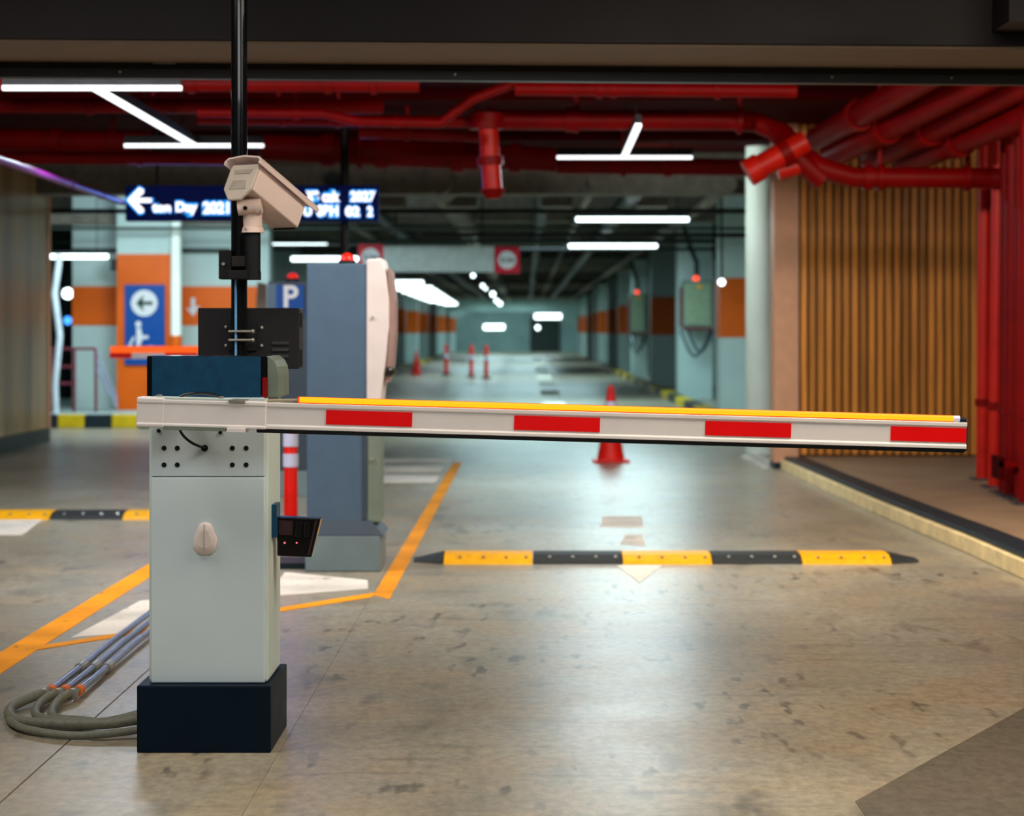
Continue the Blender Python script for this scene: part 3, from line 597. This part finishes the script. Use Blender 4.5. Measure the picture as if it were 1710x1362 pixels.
def bump(name_lab, x0, y, kinds, label, taper0=True, taper1=True):
    t = thing('speed_bump', label, 'speed bump', (x0, y, 0)); x = x0; prof = [(0, 0), (.03, .022), (.10, .045), (.20, .05), (.30, .045), (.37, .022), (.40, 0)]
    def mod(xa, xb, sa, sb, m):
        mb = MB(); a = [(xa, y+.2+(p-.2)*(.35+.65*sa if sa < 1 else 1), h*sa) for p, h in prof]; b_ = [(xb, y+.2+(p-.2)*(.35+.65*sb if sb < 1 else 1), h*sb) for p, h in prof]; n = len(a)
        mb.add(a+b_, [(i, i+1, i+1+n, i+n) for i in range(n-1)]+[tuple(range(n)), tuple(range(2*n-1, n-1, -1)), (0, n, 2*n-1, n-1)]); return mb.build('module', m, t)
    if taper0: mod(x-.17, x-.003, .25, 1, M['bumpblack'])
    for k in kinds:
        o = mod(x+.003, x+.497, 1, 1, M['bumpyellow' if k == 'y' else 'bumpblack'])
        for f in (.08, .22, .36, .48, ): 
            xx = x+.02+f*.92; T([(xx, y+.05, .034), (xx, y+.045, .040)], .009, 8).build('stud', M['stud' if k == 'y' else 'clamp'], o)
        x += .5
    if taper1: mod(x+.003, x+.17, 1, .25, M['bumpblack'])
bump('', X(740, 11.33), 11.33, 'ykyky', 'black and yellow speed bump lying across the right lane')
bump('', X(82, 14.0)-1.5, 14.0, 'kyykyk'[0:0]+'kyky'[1:2]+'ky'+'kyk'[0:0]+'', 'black and yellow speed bump lying across the left lane') if False else None
bump('', X(82, 14.0)-1.0, 14.0, 'kyky', 'black and yellow speed bump lying across the left lane', True, True)

# ================================================================== CONES AND POSTS
def cone(px, pyb, s, label, grp=None, band=True):
    d = fl(pyb); x = X(px, d); t = thing('traffic_cone', label, 'traffic cone', (x, d, 0), grp)
    B(x-.18*s, x+.18*s, d-.18*s, d+.18*s, 0, .03*s).build('base', M['conered'], t, .008)
    MB().tube([(x, d, .03*s), (x, d, .10*s), (x, d, .74*s), (x, d, .76*s)], [.14*s, .125*s, .03*s, .02*s], 20).build('cone', M['conered'], t)
    rad = lambda z: .125-(z-.10)*(.095/.64)
    if band:
        for a, b_ in ((.50, .60), (.30, .36)): MB().tube([(x, d, a*s), (x, d, b_*s)], [(rad(a)+.004)*s, (rad(b_)+.004)*s], 20, False).build('band', M['coneband'], t)
cone(1020, 771, 1.0, 'red traffic cone with white band behind the barrier arm')
cone(695, 626, .95, 'distant orange traffic cone at the left of the hall lane', 'distant cones', False)
def delineator(px, pyb, h, r, label, grp=None):
    d = fl(pyb); x = X(px, d); t = thing('marker_post', label, 'marker post', (x, d, 0), grp)
    T([(x, d, 0), (x, d, .04)], r*2.4, 20).build('base', M['housing'], t)
    MB().tube([(x, d, .04), (x, d, h-.02), (x, d, h)], [r, r*.92, r*.6], 20).build('post', M['conered'], t)
    return t, x, d
for px, pyb, lb in ((745, 626, 'left'), (787, 630, 'middle'), (812, 632, 'right')):
    t, x, d = delineator(px, pyb, .9, .06, '%s one of the three distant red marker posts in the hall' % lb, 'distant marker posts')
    T([(x, d, .5), (x, d, .62)], .064, 16).build('band', M['coneband'], t)
t, x, d = delineator(485.5, 922, .80, .042, 'red marker post with white bands between barrier and grey machine')
for a, b_ in ((757, 779), (722, 745)): T([(x, d, Z(b_, d)), (x, d, Z(a, d))], .0445, 20).build('band', M['coneband'], t)

# ================================================================== GREY TICKET MACHINES
def machine(d, k, label, lx=0.):
    """k scales the depth-11 pixel layout; returns root"""
    return None
d = 11.0
m1 = thing('ticket_machine', 'tall slate-blue ticket machine with pale fascia and red beacon', 'ticket machine', (X(565, d), d, 0))
xl, xr = X(512, d), X(612, d)
B(xl, xr, d+.01, d+.34, .26, Z(440, d)).build('body', M['slate'], m1, .006)
B(xr-.022, xr-.004, d+.004, d+.012, .28, Z(724, d)).build('seam', M['slatedark'], m1)
# bulging pale fascia on the lane side
pf = [(612, 433), (638, 431), (643, 450), (649, 500), (649, 545), (644, 600), (637, 655), (635, 672), (612, 672)]
MB().prism([(X(a, d), d, Z(b_, d)) for a, b_ in pf], (0, .36, 0)).build('fascia', M['fascia'], m1, .008)
pf2 = [(646, 446), (652, 452), (658, 500), (658, 560), (654, 610), (646, 640), (642, 640), (649, 560), (649, 500)]
MB().prism([(X(a, d), d+.04, Z(b_, d)) for a, b_ in pf2], (0, .28, 0)).build('reader_trim', M['fasciadark'], m1)
MB().ball((X(649, d), d+.05, Z(621, d)), .03).build('knob', M['blackgloss'], m1)
T([(X(622, d), d-.0, Z(530, d)), (X(622, d), d-.008, Z(530, d))], .008, 12).build('lock', M['clamp'], m1)
B(xr, X(634, d), d+.01, d+.34, .26, Z(672, d)).build('lower_fascia', M['olive'], m1, .01)
T([(X(621, d), d+.012, Z(766, d)), (X(621, d), d, Z(766, d))], .01, 12).build('lock', M['clamp'], m1)
zc0, zc1 = Z(893, d), Z(868, d); e0 = X(641, d)
MB().add([(xl-.005, d-.03, zc0), (e0, d-.03, zc0), (e0, d+.37, zc0), (xl-.005, d+.37, zc0), (xl, d+.01, zc1), (X(618, d), d+.01, zc1), (X(618, d), d+.34, zc1), (xl, d+.34, zc1)],
         [(0, 3, 2, 1), (4, 5, 6, 7), (0, 1, 5, 4), (1, 2, 6, 5), (2, 3, 7, 6), (3, 0, 4, 7)]).build('collar', M['slatedark'], m1)
B(xl-.005, X(636, d), d-.03, d+.37, 0, zc0).build('plinth', M['plinth'], m1, .008)
xb = X(577, d); zt_ = Z(440, d)
T([(xb, d+.1, zt_), (xb, d+.1, zt_+.02)], .046, 20).build('beacon_base', M['black'], m1)
MB().ball((xb, d+.1, zt_+.018), .04, 6, 20, True, 1.1).build('beacon', M['beacon'], m1)
d = 16.0
m2 = thing('ticket_machine', 'second slate ticket machine behind, with blue parking sign', 'ticket machine', (X(480, d), d, 0))
B(X(447, d), X(514, d), d, d+.35, .2, Z(470, d)).build('body', M['slatedark'], m2, .006)
B(X(447, d)-.01, X(516, d), d-.03, d+.38, 0, .2).build('plinth', M['plinth'], m2, .006)
B(X(447, d), X(462, d), d-.01, d, .6, Z(474, d)).build('fascia', M['slate'], m2)
T([(X(485, d), d+.15, Z(470, d)), (X(485, d), d+.15, Z(470, d)+.03)], .055, 18).build('beacon_base', M['black'], m2)
MB().ball((X(485, d), d+.15, Z(470, d)+.025), .05, 6, 18, True, 1.).build('beacon', M['beacon'], m2)
B(X(462, d), X(508, d), d-.02, d-.0, Z(530, d), Z(476, d)).build('parking_sign', M['signblue'], m2, .004)
text('lettering', 'P', .24, (X(485, d), d-.024, Z(497, d)), M['signwhite'], m2, .003, .006)
d = 11.1
tag(B(X(455, d), X(509, d), d, d+.3, 0, .035).build('floor_plate', M['kerbblack'], None, .004), 'low dark steel plate on the floor left of grey machine plinth', 'floor plate')
# small white bollard shape between camera post and second machine
d = 24; pb = thing('info_pillar', 'pale tapered pillar behind the black camera post', 'pillar', (X(435, d), d, 0))
MB().prism([W(424, 560, d), W(447, 560, d), W(445, 474, d), W(430, 470, d)], (0, .3, 0)).build('head', M['fascia'], pb); B(X(426, d), X(446, d), d+.02, d+.28, 0, Z(560, d)).build('shaft', M['slatedark'], pb)

# ---- barrier of the other lane, far left
d = 18.5
b2 = thing('lane_barrier', 'distant barrier of the left lane with glowing orange arm', 'barrier', (X(370, d), d, 0))
B(X(345, d), X(398, d), d+.06, d+.4, 0, 1.12).build('cabinet', M['white'], b2, .01)
bm = B(X(183, d), X(398, d), d, d+.05, Z(599, d), Z(589, d)).build('arm', M['boomwhite'], b2)
for a, c in ((183, 220), (275, 330)): B(X(a, d), X(c, d), d-.004, d, Z(598, d), Z(589, d)).build('red_stripe', M['red'], bm)
T([W(185, 583.5, d+.02), W(345, 583.5, d+.02)], 6*d/F, 14).build('light_tube', M['orangeglow'], b2)

# ================================================================== BARRIER GATE (foreground)
d = 6.27
bg = thing('barrier_gate', 'white barrier gate cabinet on navy base with red and white arm', 'barrier', (-1.0, 6.45, 0))
B(-1.202, -.789, 6.27, 6.69, 0, .207).build('base', M['navy'], bg, .004)
cx0, cx1, cy0, cy1 = X(247, 6.31), X(445, 6.31), 6.31, 6.64
B(cx0, cx1+.004, cy0+.012, cy1, .207, Z(662, 6.3)).build('cabinet', M['olive' if False else 'whiteedge'], bg, .012, seg=3)
B(cx0+.010, cx1-.006, cy0, cy0+.014, .209, Z(797, 6.3)).build('front_panel', M['white'], bg, .003)
fp_ = B(cx0+.010, cx1-.006, cy0, cy0+.014, Z(796, 6.3), Z(664, 6.3)).build('upper_panel', pm('upper_panel_paint', (188, 203, 210), .42, var=.03, bump=.01), bg, .003)
yy = cy0-.0012
for px, py in ((274, 748), (296, 748), (274, 776), (296, 776), (388, 748), (411, 748), (388, 776), (411, 776)):
    T([(X(px, cy0), cy0+.001, Z(py, cy0)), (X(px, cy0), yy, Z(py, cy0))], .0078, 16).build('bolt_hole', M['darkhole'], fp_)
for px, py in ((265, 719), (368, 722)):
    T([(X(px, cy0), cy0+.001, Z(py, cy0)), (X(px, cy0), cy0-.004, Z(py, cy0))], .006, 12).build('screw', M['darkhole'], fp_)
T([(X(342, cy0), cy0, Z(748, cy0)), (X(342, cy0), cy0-.008, Z(748, cy0))], .0105, 16).build('cable_gland', M['darkhole'], fp_)
T(smooth([W(298, 712, 6.27), W(306, 727, 6.26), W(322, 740, 6.265), W(342, 748, 6.30)], 5), .0042, 8).build('cable', M['darkhole'], bg)
# lock cover
lk = MB()
prof = [(0, 27), (-8, 25), (-13, 16), (-17, 4), (-20, -8), (-18, -18), (-11, -25), (-3, -27), (0, -25), (4, -27), (12, -25), (18, -17), (20, -6), (19, 4), (15, 10), (14, 18), (8, 25)]
s = 6.3/F; cxk, czk = X(342, 6.3), Z(899, 6.3)
ring = lambda k, y: [(cxk+a*s*k, y, czk+b_*s*k) for a, b_ in prof]
nn = len(prof); vs = ring(1, cy0)+ring(1, cy0-.010)+ring(.88, cy0-.017)+ring(.55, cy0-.021)
lk.add(vs, [(r*nn+i, r*nn+(i+1) % nn, (r+1)*nn+(i+1) % nn, (r+1)*nn+i) for r in range(3) for i in range(nn)], True); lk.add(vs[-nn:], [tuple(range(nn))])
lkc = lk.build('lock_cover', M['plaster'], bg, label='off-white rounded lock cover on the front panel')
T([(cxk, cy0-.019, czk+24*s), (cxk-.001, cy0-.0215, czk+8*s), (cxk-.001, cy0-.0215, czk-22*s)], .0016, 6).build('slot', M['camvent'], lkc)
# dark head on top: black shell, petrol front, rounded side cover
zt0, zt1 = Z(664, 6.3), Z(594, 6.33)
B(X(245, 6.33), X(446, 6.33), 6.33, 6.60, zt0, zt1).build('head', M['blackgloss'], bg, .004)
B(X(254, 6.32), X(435, 6.32), 6.318, 6.33, zt0, zt1-.002).build('head_panel', M['headblue'], bg, .001)
B(X(438, 6.32), X(446, 6.32), 6.322, 6.33, zt0, Z(630, 6.32)).build('red_reflector', pm('dark_red_plastic', (130, 8, 12), .3), bg)
xs0 = X(447, 6.34); sp = [(0, 0), (.036, 0), (.036, .07), (.032, .095), (.022, .115), (.008, .127), (0, .129)]
MB().prism([(xs0+a, 6.33, zt0+b_) for a, b_ in sp], (0, .27, 0)).build('side_cover', M['olive'], bg, .003)
# arm assembly built straight then tilted
arm_y = 6.13
def arm_z(px): return Z(690.5+(px-345)*.0287, arm_y)
ax0, ax1 = X(235, arm_y), X(1612, arm_y)
zc = arm_z(880); th = math.atan((arm_z(235)-arm_z(1612))/(ax1-ax0))
am = bpy.data.objects.new('arm', None); col.objects.link(am); am.parent = bg; am.location = Vector((0, arm_y, zc))-bg.location
p_ = arm_y; hw = .039
prf = [(0, .0395), (.052, .0395), (.052, -.0395), (0, -.0395), (0, -.030), (.004, -.026), (.004, .024), (0, .028)]
beam = MB().prism([(X(430, p_), arm_y-.026+a, zc+b_) for a, b_ in prf], (ax1-X(430, p_), 0, 0)).build('beam', M['boomwhite'], am, .0015)
for a, c in ((545.5, 689), (858.5, 1001.5), (1176.5, 1319.5), (1485, 1611)):
    B(X(a, p_), X(c, p_), arm_y-.0245, arm_y-.0215, zc-.0205, zc+.0225).build('red_stripe', M['red'], beam)
B(X(430, p_), ax1-.004, arm_y-.02, arm_y+.02, zc-.052, zc-.0395).build('rubber_strip', M['black'], am, .004)
B(ax1-.004, ax1+.004, arm_y-.022, arm_y+.024, zc-.047, zc+.038).build('end_cap', M['lip'], am, .002)
# light tube
T([(X(497, p_), arm_y-.004, zc+.0495), (X(1592, p_), arm_y-.004, zc+.0495)], .0105, 14).build('light_tube', M['tubered'], am)
T([(X(500, p_), arm_y-.010, zc+.0505), (X(1590, p_), arm_y-.010, zc+.0505)], .0085, 14).build('light_core', M['tubeyellow'], am)
T([(X(1590, p_), arm_y-.006, zc+.0495), (X(1601, p_), arm_y-.006, zc+.0495)], .0095, 14).build('tube_cap', M['coneband'], am)
T([(X(1601, p_), arm_y-.004, zc+.047), (X(1612, p_), arm_y-.004, zc+.044)], .009, 14).build('tube_cap', M['navy'], am)
T([(X(446, p_), arm_y-.004, zc+.044), (X(498, p_), arm_y-.004, zc+.049)], .005, 10).build('lead', M['cablegrey'], am)
# sleeve and brackets at the cabinet end
slv = [(0, .0465), (.07, .0465), (.07, -.045), (0, -.045), (0, -.034), (.003, -.030), (.003, .026), (0, .031)]
MB().prism([(ax0-.008, arm_y-.034+a, zc+b_) for a, b_ in slv], (X(278, p_)-ax0+.008, 0, 0)).build('end_block', M['boomwhite'], am, .007, seg=3)
slv2 = [(0, .041), (.07, .041), (.07, -.041), (0, -.041), (0, -.034), (.003, -.030), (.003, .026), (0, .031)]
MB().prism([(X(276, p_), arm_y-.032+a, zc+b_) for a, b_ in slv2], (X(446, p_)-X(276, p_), 0, 0)).build('sleeve', M['boomwhite'], am, .003)
B(X(254, p_), X(386, p_), arm_y-.03, arm_y+.05, zc+.0415, zc+.0475).build('clamp_plate', M['whiteedge'], am, .001)
B(X(384, p_), X(411, p_), arm_y-.038, arm_y+.05, zc+.036, zc+.046).build('clamp_plate', M['clamp'], am, .001)
B(X(276, p_), X(380, p_), arm_y-.035, arm_y+.05, zc-.050, zc-.042).build('clamp_plate', M['olive'], am, .001)
B(X(382, p_), X(413, p_), arm_y-.039, arm_y+.05, zc-.052, zc-.040).build('clamp_plate', M['boomwhite'], am, .001)
for px in (266, 369):
    MB().tube([(X(px, p_), arm_y-.01, zc+.0475), (X(px, p_), arm_y-.01, zc+.054)], .008, 8).build('bolt', M['clamp'], am)
T(smooth([(X(298, p_), arm_y+.01, zc+.047), (X(310, p_), arm_y+.01, zc+.056), (X(335, p_), arm_y+.008, zc+.061), (X(358, p_), arm_y+.01, zc+.056), (X(366, p_), arm_y+.01, zc+.05)], 5), .0045, 8).build('cable', M['blackgloss'], am)
am.rotation_euler = (0, th, 0)
T([(X(300, 6.2), 6.15, Z(690, 6.2)), (X(300, 6.2), 6.33, Z(690, 6.2))], .03, 20).build('drive_shaft', M['clamp'], bg)
# reader on the side of the cabinet
B(cx1+.004, cx1+.020, 6.40, 6.50, Z(895, 6.45), Z(840, 6.45)).build('reader_mount', M['headblue'], bg, .002)
rd = bpy.data.objects.new('side_reader', None); col.objects.link(rd); rd.parent = bg
rx0, rx1, rz0, rz1, ry = X(464, 6.46), X(536, 6.46), Z(927, 6.46), Z(862, 6.46), 6.44
rd.location = Vector(((rx0+rx1)/2, ry, (rz0+rz1)/2))-bg.location; rd['label'] = 'black side reader with tiny red light'
MB().prism([(rx0, ry, rz0), (rx1-.028, ry, rz0-.004), (rx1+.001, ry, rz1-.006), (rx0, ry, rz1)], (0, .06, 0)).build('shell', M['readerblack'], rd, .004)
MB().prism([(rx0+.006, ry-.003, rz0+.068), (rx0+.05, ry-.003, rz0+.066), (rx0+.05, ry-.003, rz1-.012), (rx0+.006, ry-.003, rz1-.010)], (0, .005, 0)).build('lens_panel', M['readerbrown'], rd)
for a, b_ in ((.058, .078), (.085, .105)):
    MB().prism([(rx0+a, ry-.012, rz0+.062), (rx0+b_-.003, ry-.012, rz0+.062), (rx0+b_+.002, ry-.012, rz1-.016), (rx0+a+.003, ry-.012, rz1-.014)], (0, .014, 0)).build('rib', M['blackgloss'], rd, .002)
MB().prism([(rx1-.040, ry-.006, rz0+.004), (rx1-.034, ry-.006, rz0+.004), (rx1-.010, ry-.006, rz1-.012), (rx1-.016, ry-.006, rz1-.012)], (0, .008, 0)).build('edge_trim', M['readerbrown'], rd)
MB().ball((rx0+.024, ry-.001, rz0+.042), .0035).build('red_light', M['redled'], rd)
MB().ball((rx0+.062, ry-.001, rz0+.042), .003).build('red_light', M['redled'], rd)
T([(rx0-.004, ry+.03, rz0+.06), (cx1+.015, ry+.03, rz0+.06)], .012, 10).build('stub', M['clamp'], bg)

# ================================================================== CAMERA POST, BOX, CCTV
px_, pd = X(399.5, 7.2), 7.2
cp = thing('camera_post', 'tall glossy black post rising behind the barrier cabinet', 'post', (px_, pd, 0))
T([(px_, pd, 0), (px_, pd, 3.2)], .0285, 28).build('pole', M['blackgloss'], cp)
B(px_-.1, px_+.1, pd-.1, pd+.1, 0, .012).build('base_plate', M['black'], cp)
T([(px_-.008, pd-.030, Z(600, 7.2)), (px_-.008, pd-.030, Z(462, 7.2))], .0042, 8).build('blue_line', M['blueline'], cp)  # thin light-blue line along the front of the pole
T([(px_+.013, pd-.028, Z(262, 7.2)), (px_+.014, pd-.028, Z(120, 7.2)), (px_+.012, pd-.028, 2.7)], .0065, 8).build('cable', M['blackgloss'], cp)
# side arm and clamp
ax_ = X(422.5, 7.10)
T([(ax_, 7.10, Z(466, 7.10)), (ax_, 7.10, Z(386, 7.10))], .0265, 24).build('stub_tube', M['black'], cp)
ck = MB().box(X(366, 7.17), X(388, 7.17), 7.155, 7.23, Z(466, 7.17), Z(418, 7.17)).build('clamp_plate', M['black'], cp, .003)
B(X(386, 7.16), X(432, 7.16), 7.08, 7.23, Z(467, 7.17), Z(452, 7.17)).build('clamp_plate', M['black'], cp, .003)
B(X(388, 7.14), X(412, 7.14), 7.12, 7.19, Z(446, 7.15), Z(428, 7.15)).build('clamp_jaw', M['boxedge'], cp, .004)
T([(X(373, 7.15), 7.16, Z(440.5, 7.15)), (X(373, 7.15), 7.148, Z(440.5, 7.15))], .006, 10).build('bolt', M['clamp'], ck)
# dark equipment box strapped to the post
eb = thing('equipment_box', 'black metal equipment box strapped to the camera post', 'equipment box', (X(420, 7.25), 7.30, Z(565, 7.25)))
e0, e1, z0, z1 = X(330, 7.25), X(498, 7.25), Z(616, 7.25), Z(514, 7.25)
bd = B(e0, e1, 7.25, 7.50, z0, z1).build('body', M['boxdark'], eb, .003)
for k in range(3):
    z = Z(570+11*k, 7.25); MB().prism([(X(452, 7.25), 7.25, z), (X(481, 7.25), 7.25, z), (X(480, 7.25), 7.243, z-.008), (X(454, 7.25), 7.243, z-.008)], (0, .0, -.003)).build('vent', M['camvent' if False else 'lip'], eb)
for a, b_ in ((522, 546), (584, 612)): B(e1, e1+.002, 7.29, 7.40, Z(b_, 7.25), Z(a, 7.25)).build('slot', M['darkhole'], eb)
for py in (553, 567.5):
    T([(X(378, 7.16), 7.165, Z(py, 7.16)), (X(417, 7.16), 7.165, Z(py, 7.16))], .0042, 8).build('strap', M['clamp'], eb)
    MB().ball((X(418.5, 7.16), 7.163, Z(py, 7.16)), .0075, 5, 10).build('nut', M['clamp'], eb)
for px, py in ((376, 546), (376, 577), (435, 547), (435, 577)):
    MB().ball((X(px, 7.24), 7.247, Z(py, 7.24)), .0068, 5, 10).build('bolt', M['clamp'], eb)
B(X(378, 7.22), X(426, 7.22), 7.229, 7.25, Z(585, 7.23), Z(540, 7.23)).build('mount_plate', M['black'], eb)
eb.rotation_euler = (0, 0, R(3))
# CCTV camera: built along local +x then aimed
dirv = Vector((.50, .74, -.45)).normalized(); sidev = dirv.cross(Vector((0, 0, 1))).normalized(); upv = sidev.cross(dirv).normalized()
rot = Matrix((dirv, -sidev, upv)).transposed().to_4x4()
cc = bpy.data.objects.new('security_camera', None); col.objects.link(cc)
tag(cc, 'pale security camera on the black post, pink bounce light painted in', 'security camera')
def local(o): o.parent = cc; o.matrix_parent_inverse.identity(); return o
wv, hv = .066, .072
body = [(-wv*.92, hv), (wv*.92, hv), (wv, hv*.7), (wv, -hv*.38), (wv*.42, -hv), (-wv*.42, -hv), (-wv, -hv*.38), (-wv, hv*.7)]
shell = [(-wv*.9, hv*.98), (wv*.9, hv*.98), (wv*.97, hv*.7), (wv*.97, -hv*.40), (-wv*.97, -hv*.40), (-wv*.97, hv*.7)]
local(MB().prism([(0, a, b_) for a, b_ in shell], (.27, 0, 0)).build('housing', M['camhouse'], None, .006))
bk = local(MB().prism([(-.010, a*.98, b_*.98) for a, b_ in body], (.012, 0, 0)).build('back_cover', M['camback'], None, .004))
for zz_, w0, w1, hh_ in ((.040, .042, .036, .016), (-.012, .030, .038, .034)):
    o = MB().prism([(-.0125, -w1, zz_-hh_/2), (-.0125, w1, zz_-hh_/2), (-.0125, w0, zz_+hh_/2), (-.0125, -w0, zz_+hh_/2)], (.003, 0, 0)).build('recess', M['camvent'], None); o.parent = bk
hood = [(-.082, .060), (-.084, .074), (-.072, .088), (0, .097), (.072, .088), (.084, .074), (.082, .060), (.077, .060), (.077, .074), (.068, .082), (0, .090), (-.068, .082), (-.077, .074), (-.077, .060)]
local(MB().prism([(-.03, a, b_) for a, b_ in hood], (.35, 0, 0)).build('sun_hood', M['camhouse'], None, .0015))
local(MB().box(.266, .272, -.05, .05, -.035, .055).build('front_glass', M['readerblack'], None, .002))
o = MB(); o.tube([(.17, wv, .0), (.17, wv+.003, .0)], .006, 10); local(o.build('screw', M['camvent'], None))
cc.matrix_world = Matrix.Translation(W(403, 306, 7.06)) @ rot
cc.rotation_mode = 'XYZ'
nk = thing('camera_bracket', 'pale pink swivel bracket under the security camera', 'bracket', (ax_, 7.10, Z(388, 7.10)))
nb = MB(); zb = Z(388, 7.10)
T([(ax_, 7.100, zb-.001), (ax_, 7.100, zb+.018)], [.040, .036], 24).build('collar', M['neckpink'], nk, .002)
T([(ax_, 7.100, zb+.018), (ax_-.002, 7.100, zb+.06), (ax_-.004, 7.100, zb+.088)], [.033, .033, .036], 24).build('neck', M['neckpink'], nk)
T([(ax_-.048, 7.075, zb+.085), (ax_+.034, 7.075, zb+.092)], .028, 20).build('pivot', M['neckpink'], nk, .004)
T([(ax_-.020, 7.065, zb+.082), (ax_-.020, 7.045, zb+.082)], .0075, 12).build('pivot_hole', M['darkhole'], nk)
T([(ax_+.022, 7.065, zb+.072), (ax_+.022, 7.047, zb+.072)], .006, 12).build('screw', M['camvent'], nk)
T([(ax_-.022, 7.070, zb+.012), (ax_-.024, 7.058, zb+.012)], .004, 10).build('screw', M['camvent'], nk)

# ================================================================== CONDUITS ON THE FLOOR
ends = [(85, 1161), (108, 1161), (132, 1161)]
for i, (px, py) in enumerate(ends):
    de = fl(py)-.05; xe = X(px, de); z = .028
    t = thing('conduit', '%s of the three steel conduits curving on the floor into the barrier base' % ['leftmost', 'middle', 'rightmost'][i], 'conduit', (xe, de, 0), 'steel conduits on the floor')
    xf = -1.70+.052*i
    T([(xe, de, z), (xe*.4+xf*.6, 7.72, z-.004), (xf, 8.3, z), (xf-.0, 10.2, z)], .0135, 12).build('rigid_pipe', M['steel'], t)
    T([(xe*.4+xf*.6, 7.70, z-.004), (xe*.35+xf*.65, 7.80, z-.004)], .019, 12).build('coupling', M['clamp'], t)
    T([(xe, de+.02, z), (xe, de-.03, z)], .019, 12).build('bushing', M['copper'], t)
    k = [(-1.735, -1.655, -1.60)[i], (6.98, 7.02, 7.03)[i]]
    r_ = (.017, .015, .015)[i]; yb = (6.62, 6.64, 6.66)[i]; zf = (.055, .04, .07)[i]
    T(smooth([(xe, de-.02, z), (xe-.02, de-.12, z+.004), (k[0]-.015, k[1]-.06, .022), (k[0]+.03, k[1]-.24-.02*i, .020), (k[0]+.14, yb+.02, .022), (-1.36, yb-.04, .03), (-1.20, yb-.03, zf)], 6), r_, 12).build('flexible_pipe', M['flex'], t)
    T([(xe-.004, de-.07, z), (xe-.010, de-.095, z)], .021, 12).build('clip', M['clamp'], t)
# extra flexible loop lying outside
tag(T(smooth([(-1.735, 6.86, .018), (-1.70, 6.70, .016), (-1.60, 6.55, .016), (-1.42, 6.46, .016), (-1.20, 6.50, .03)], 6), .013, 10).build('conduit', M['flex']), 'dark outer flexible hose lying on the floor beside the barrier base', 'hose')
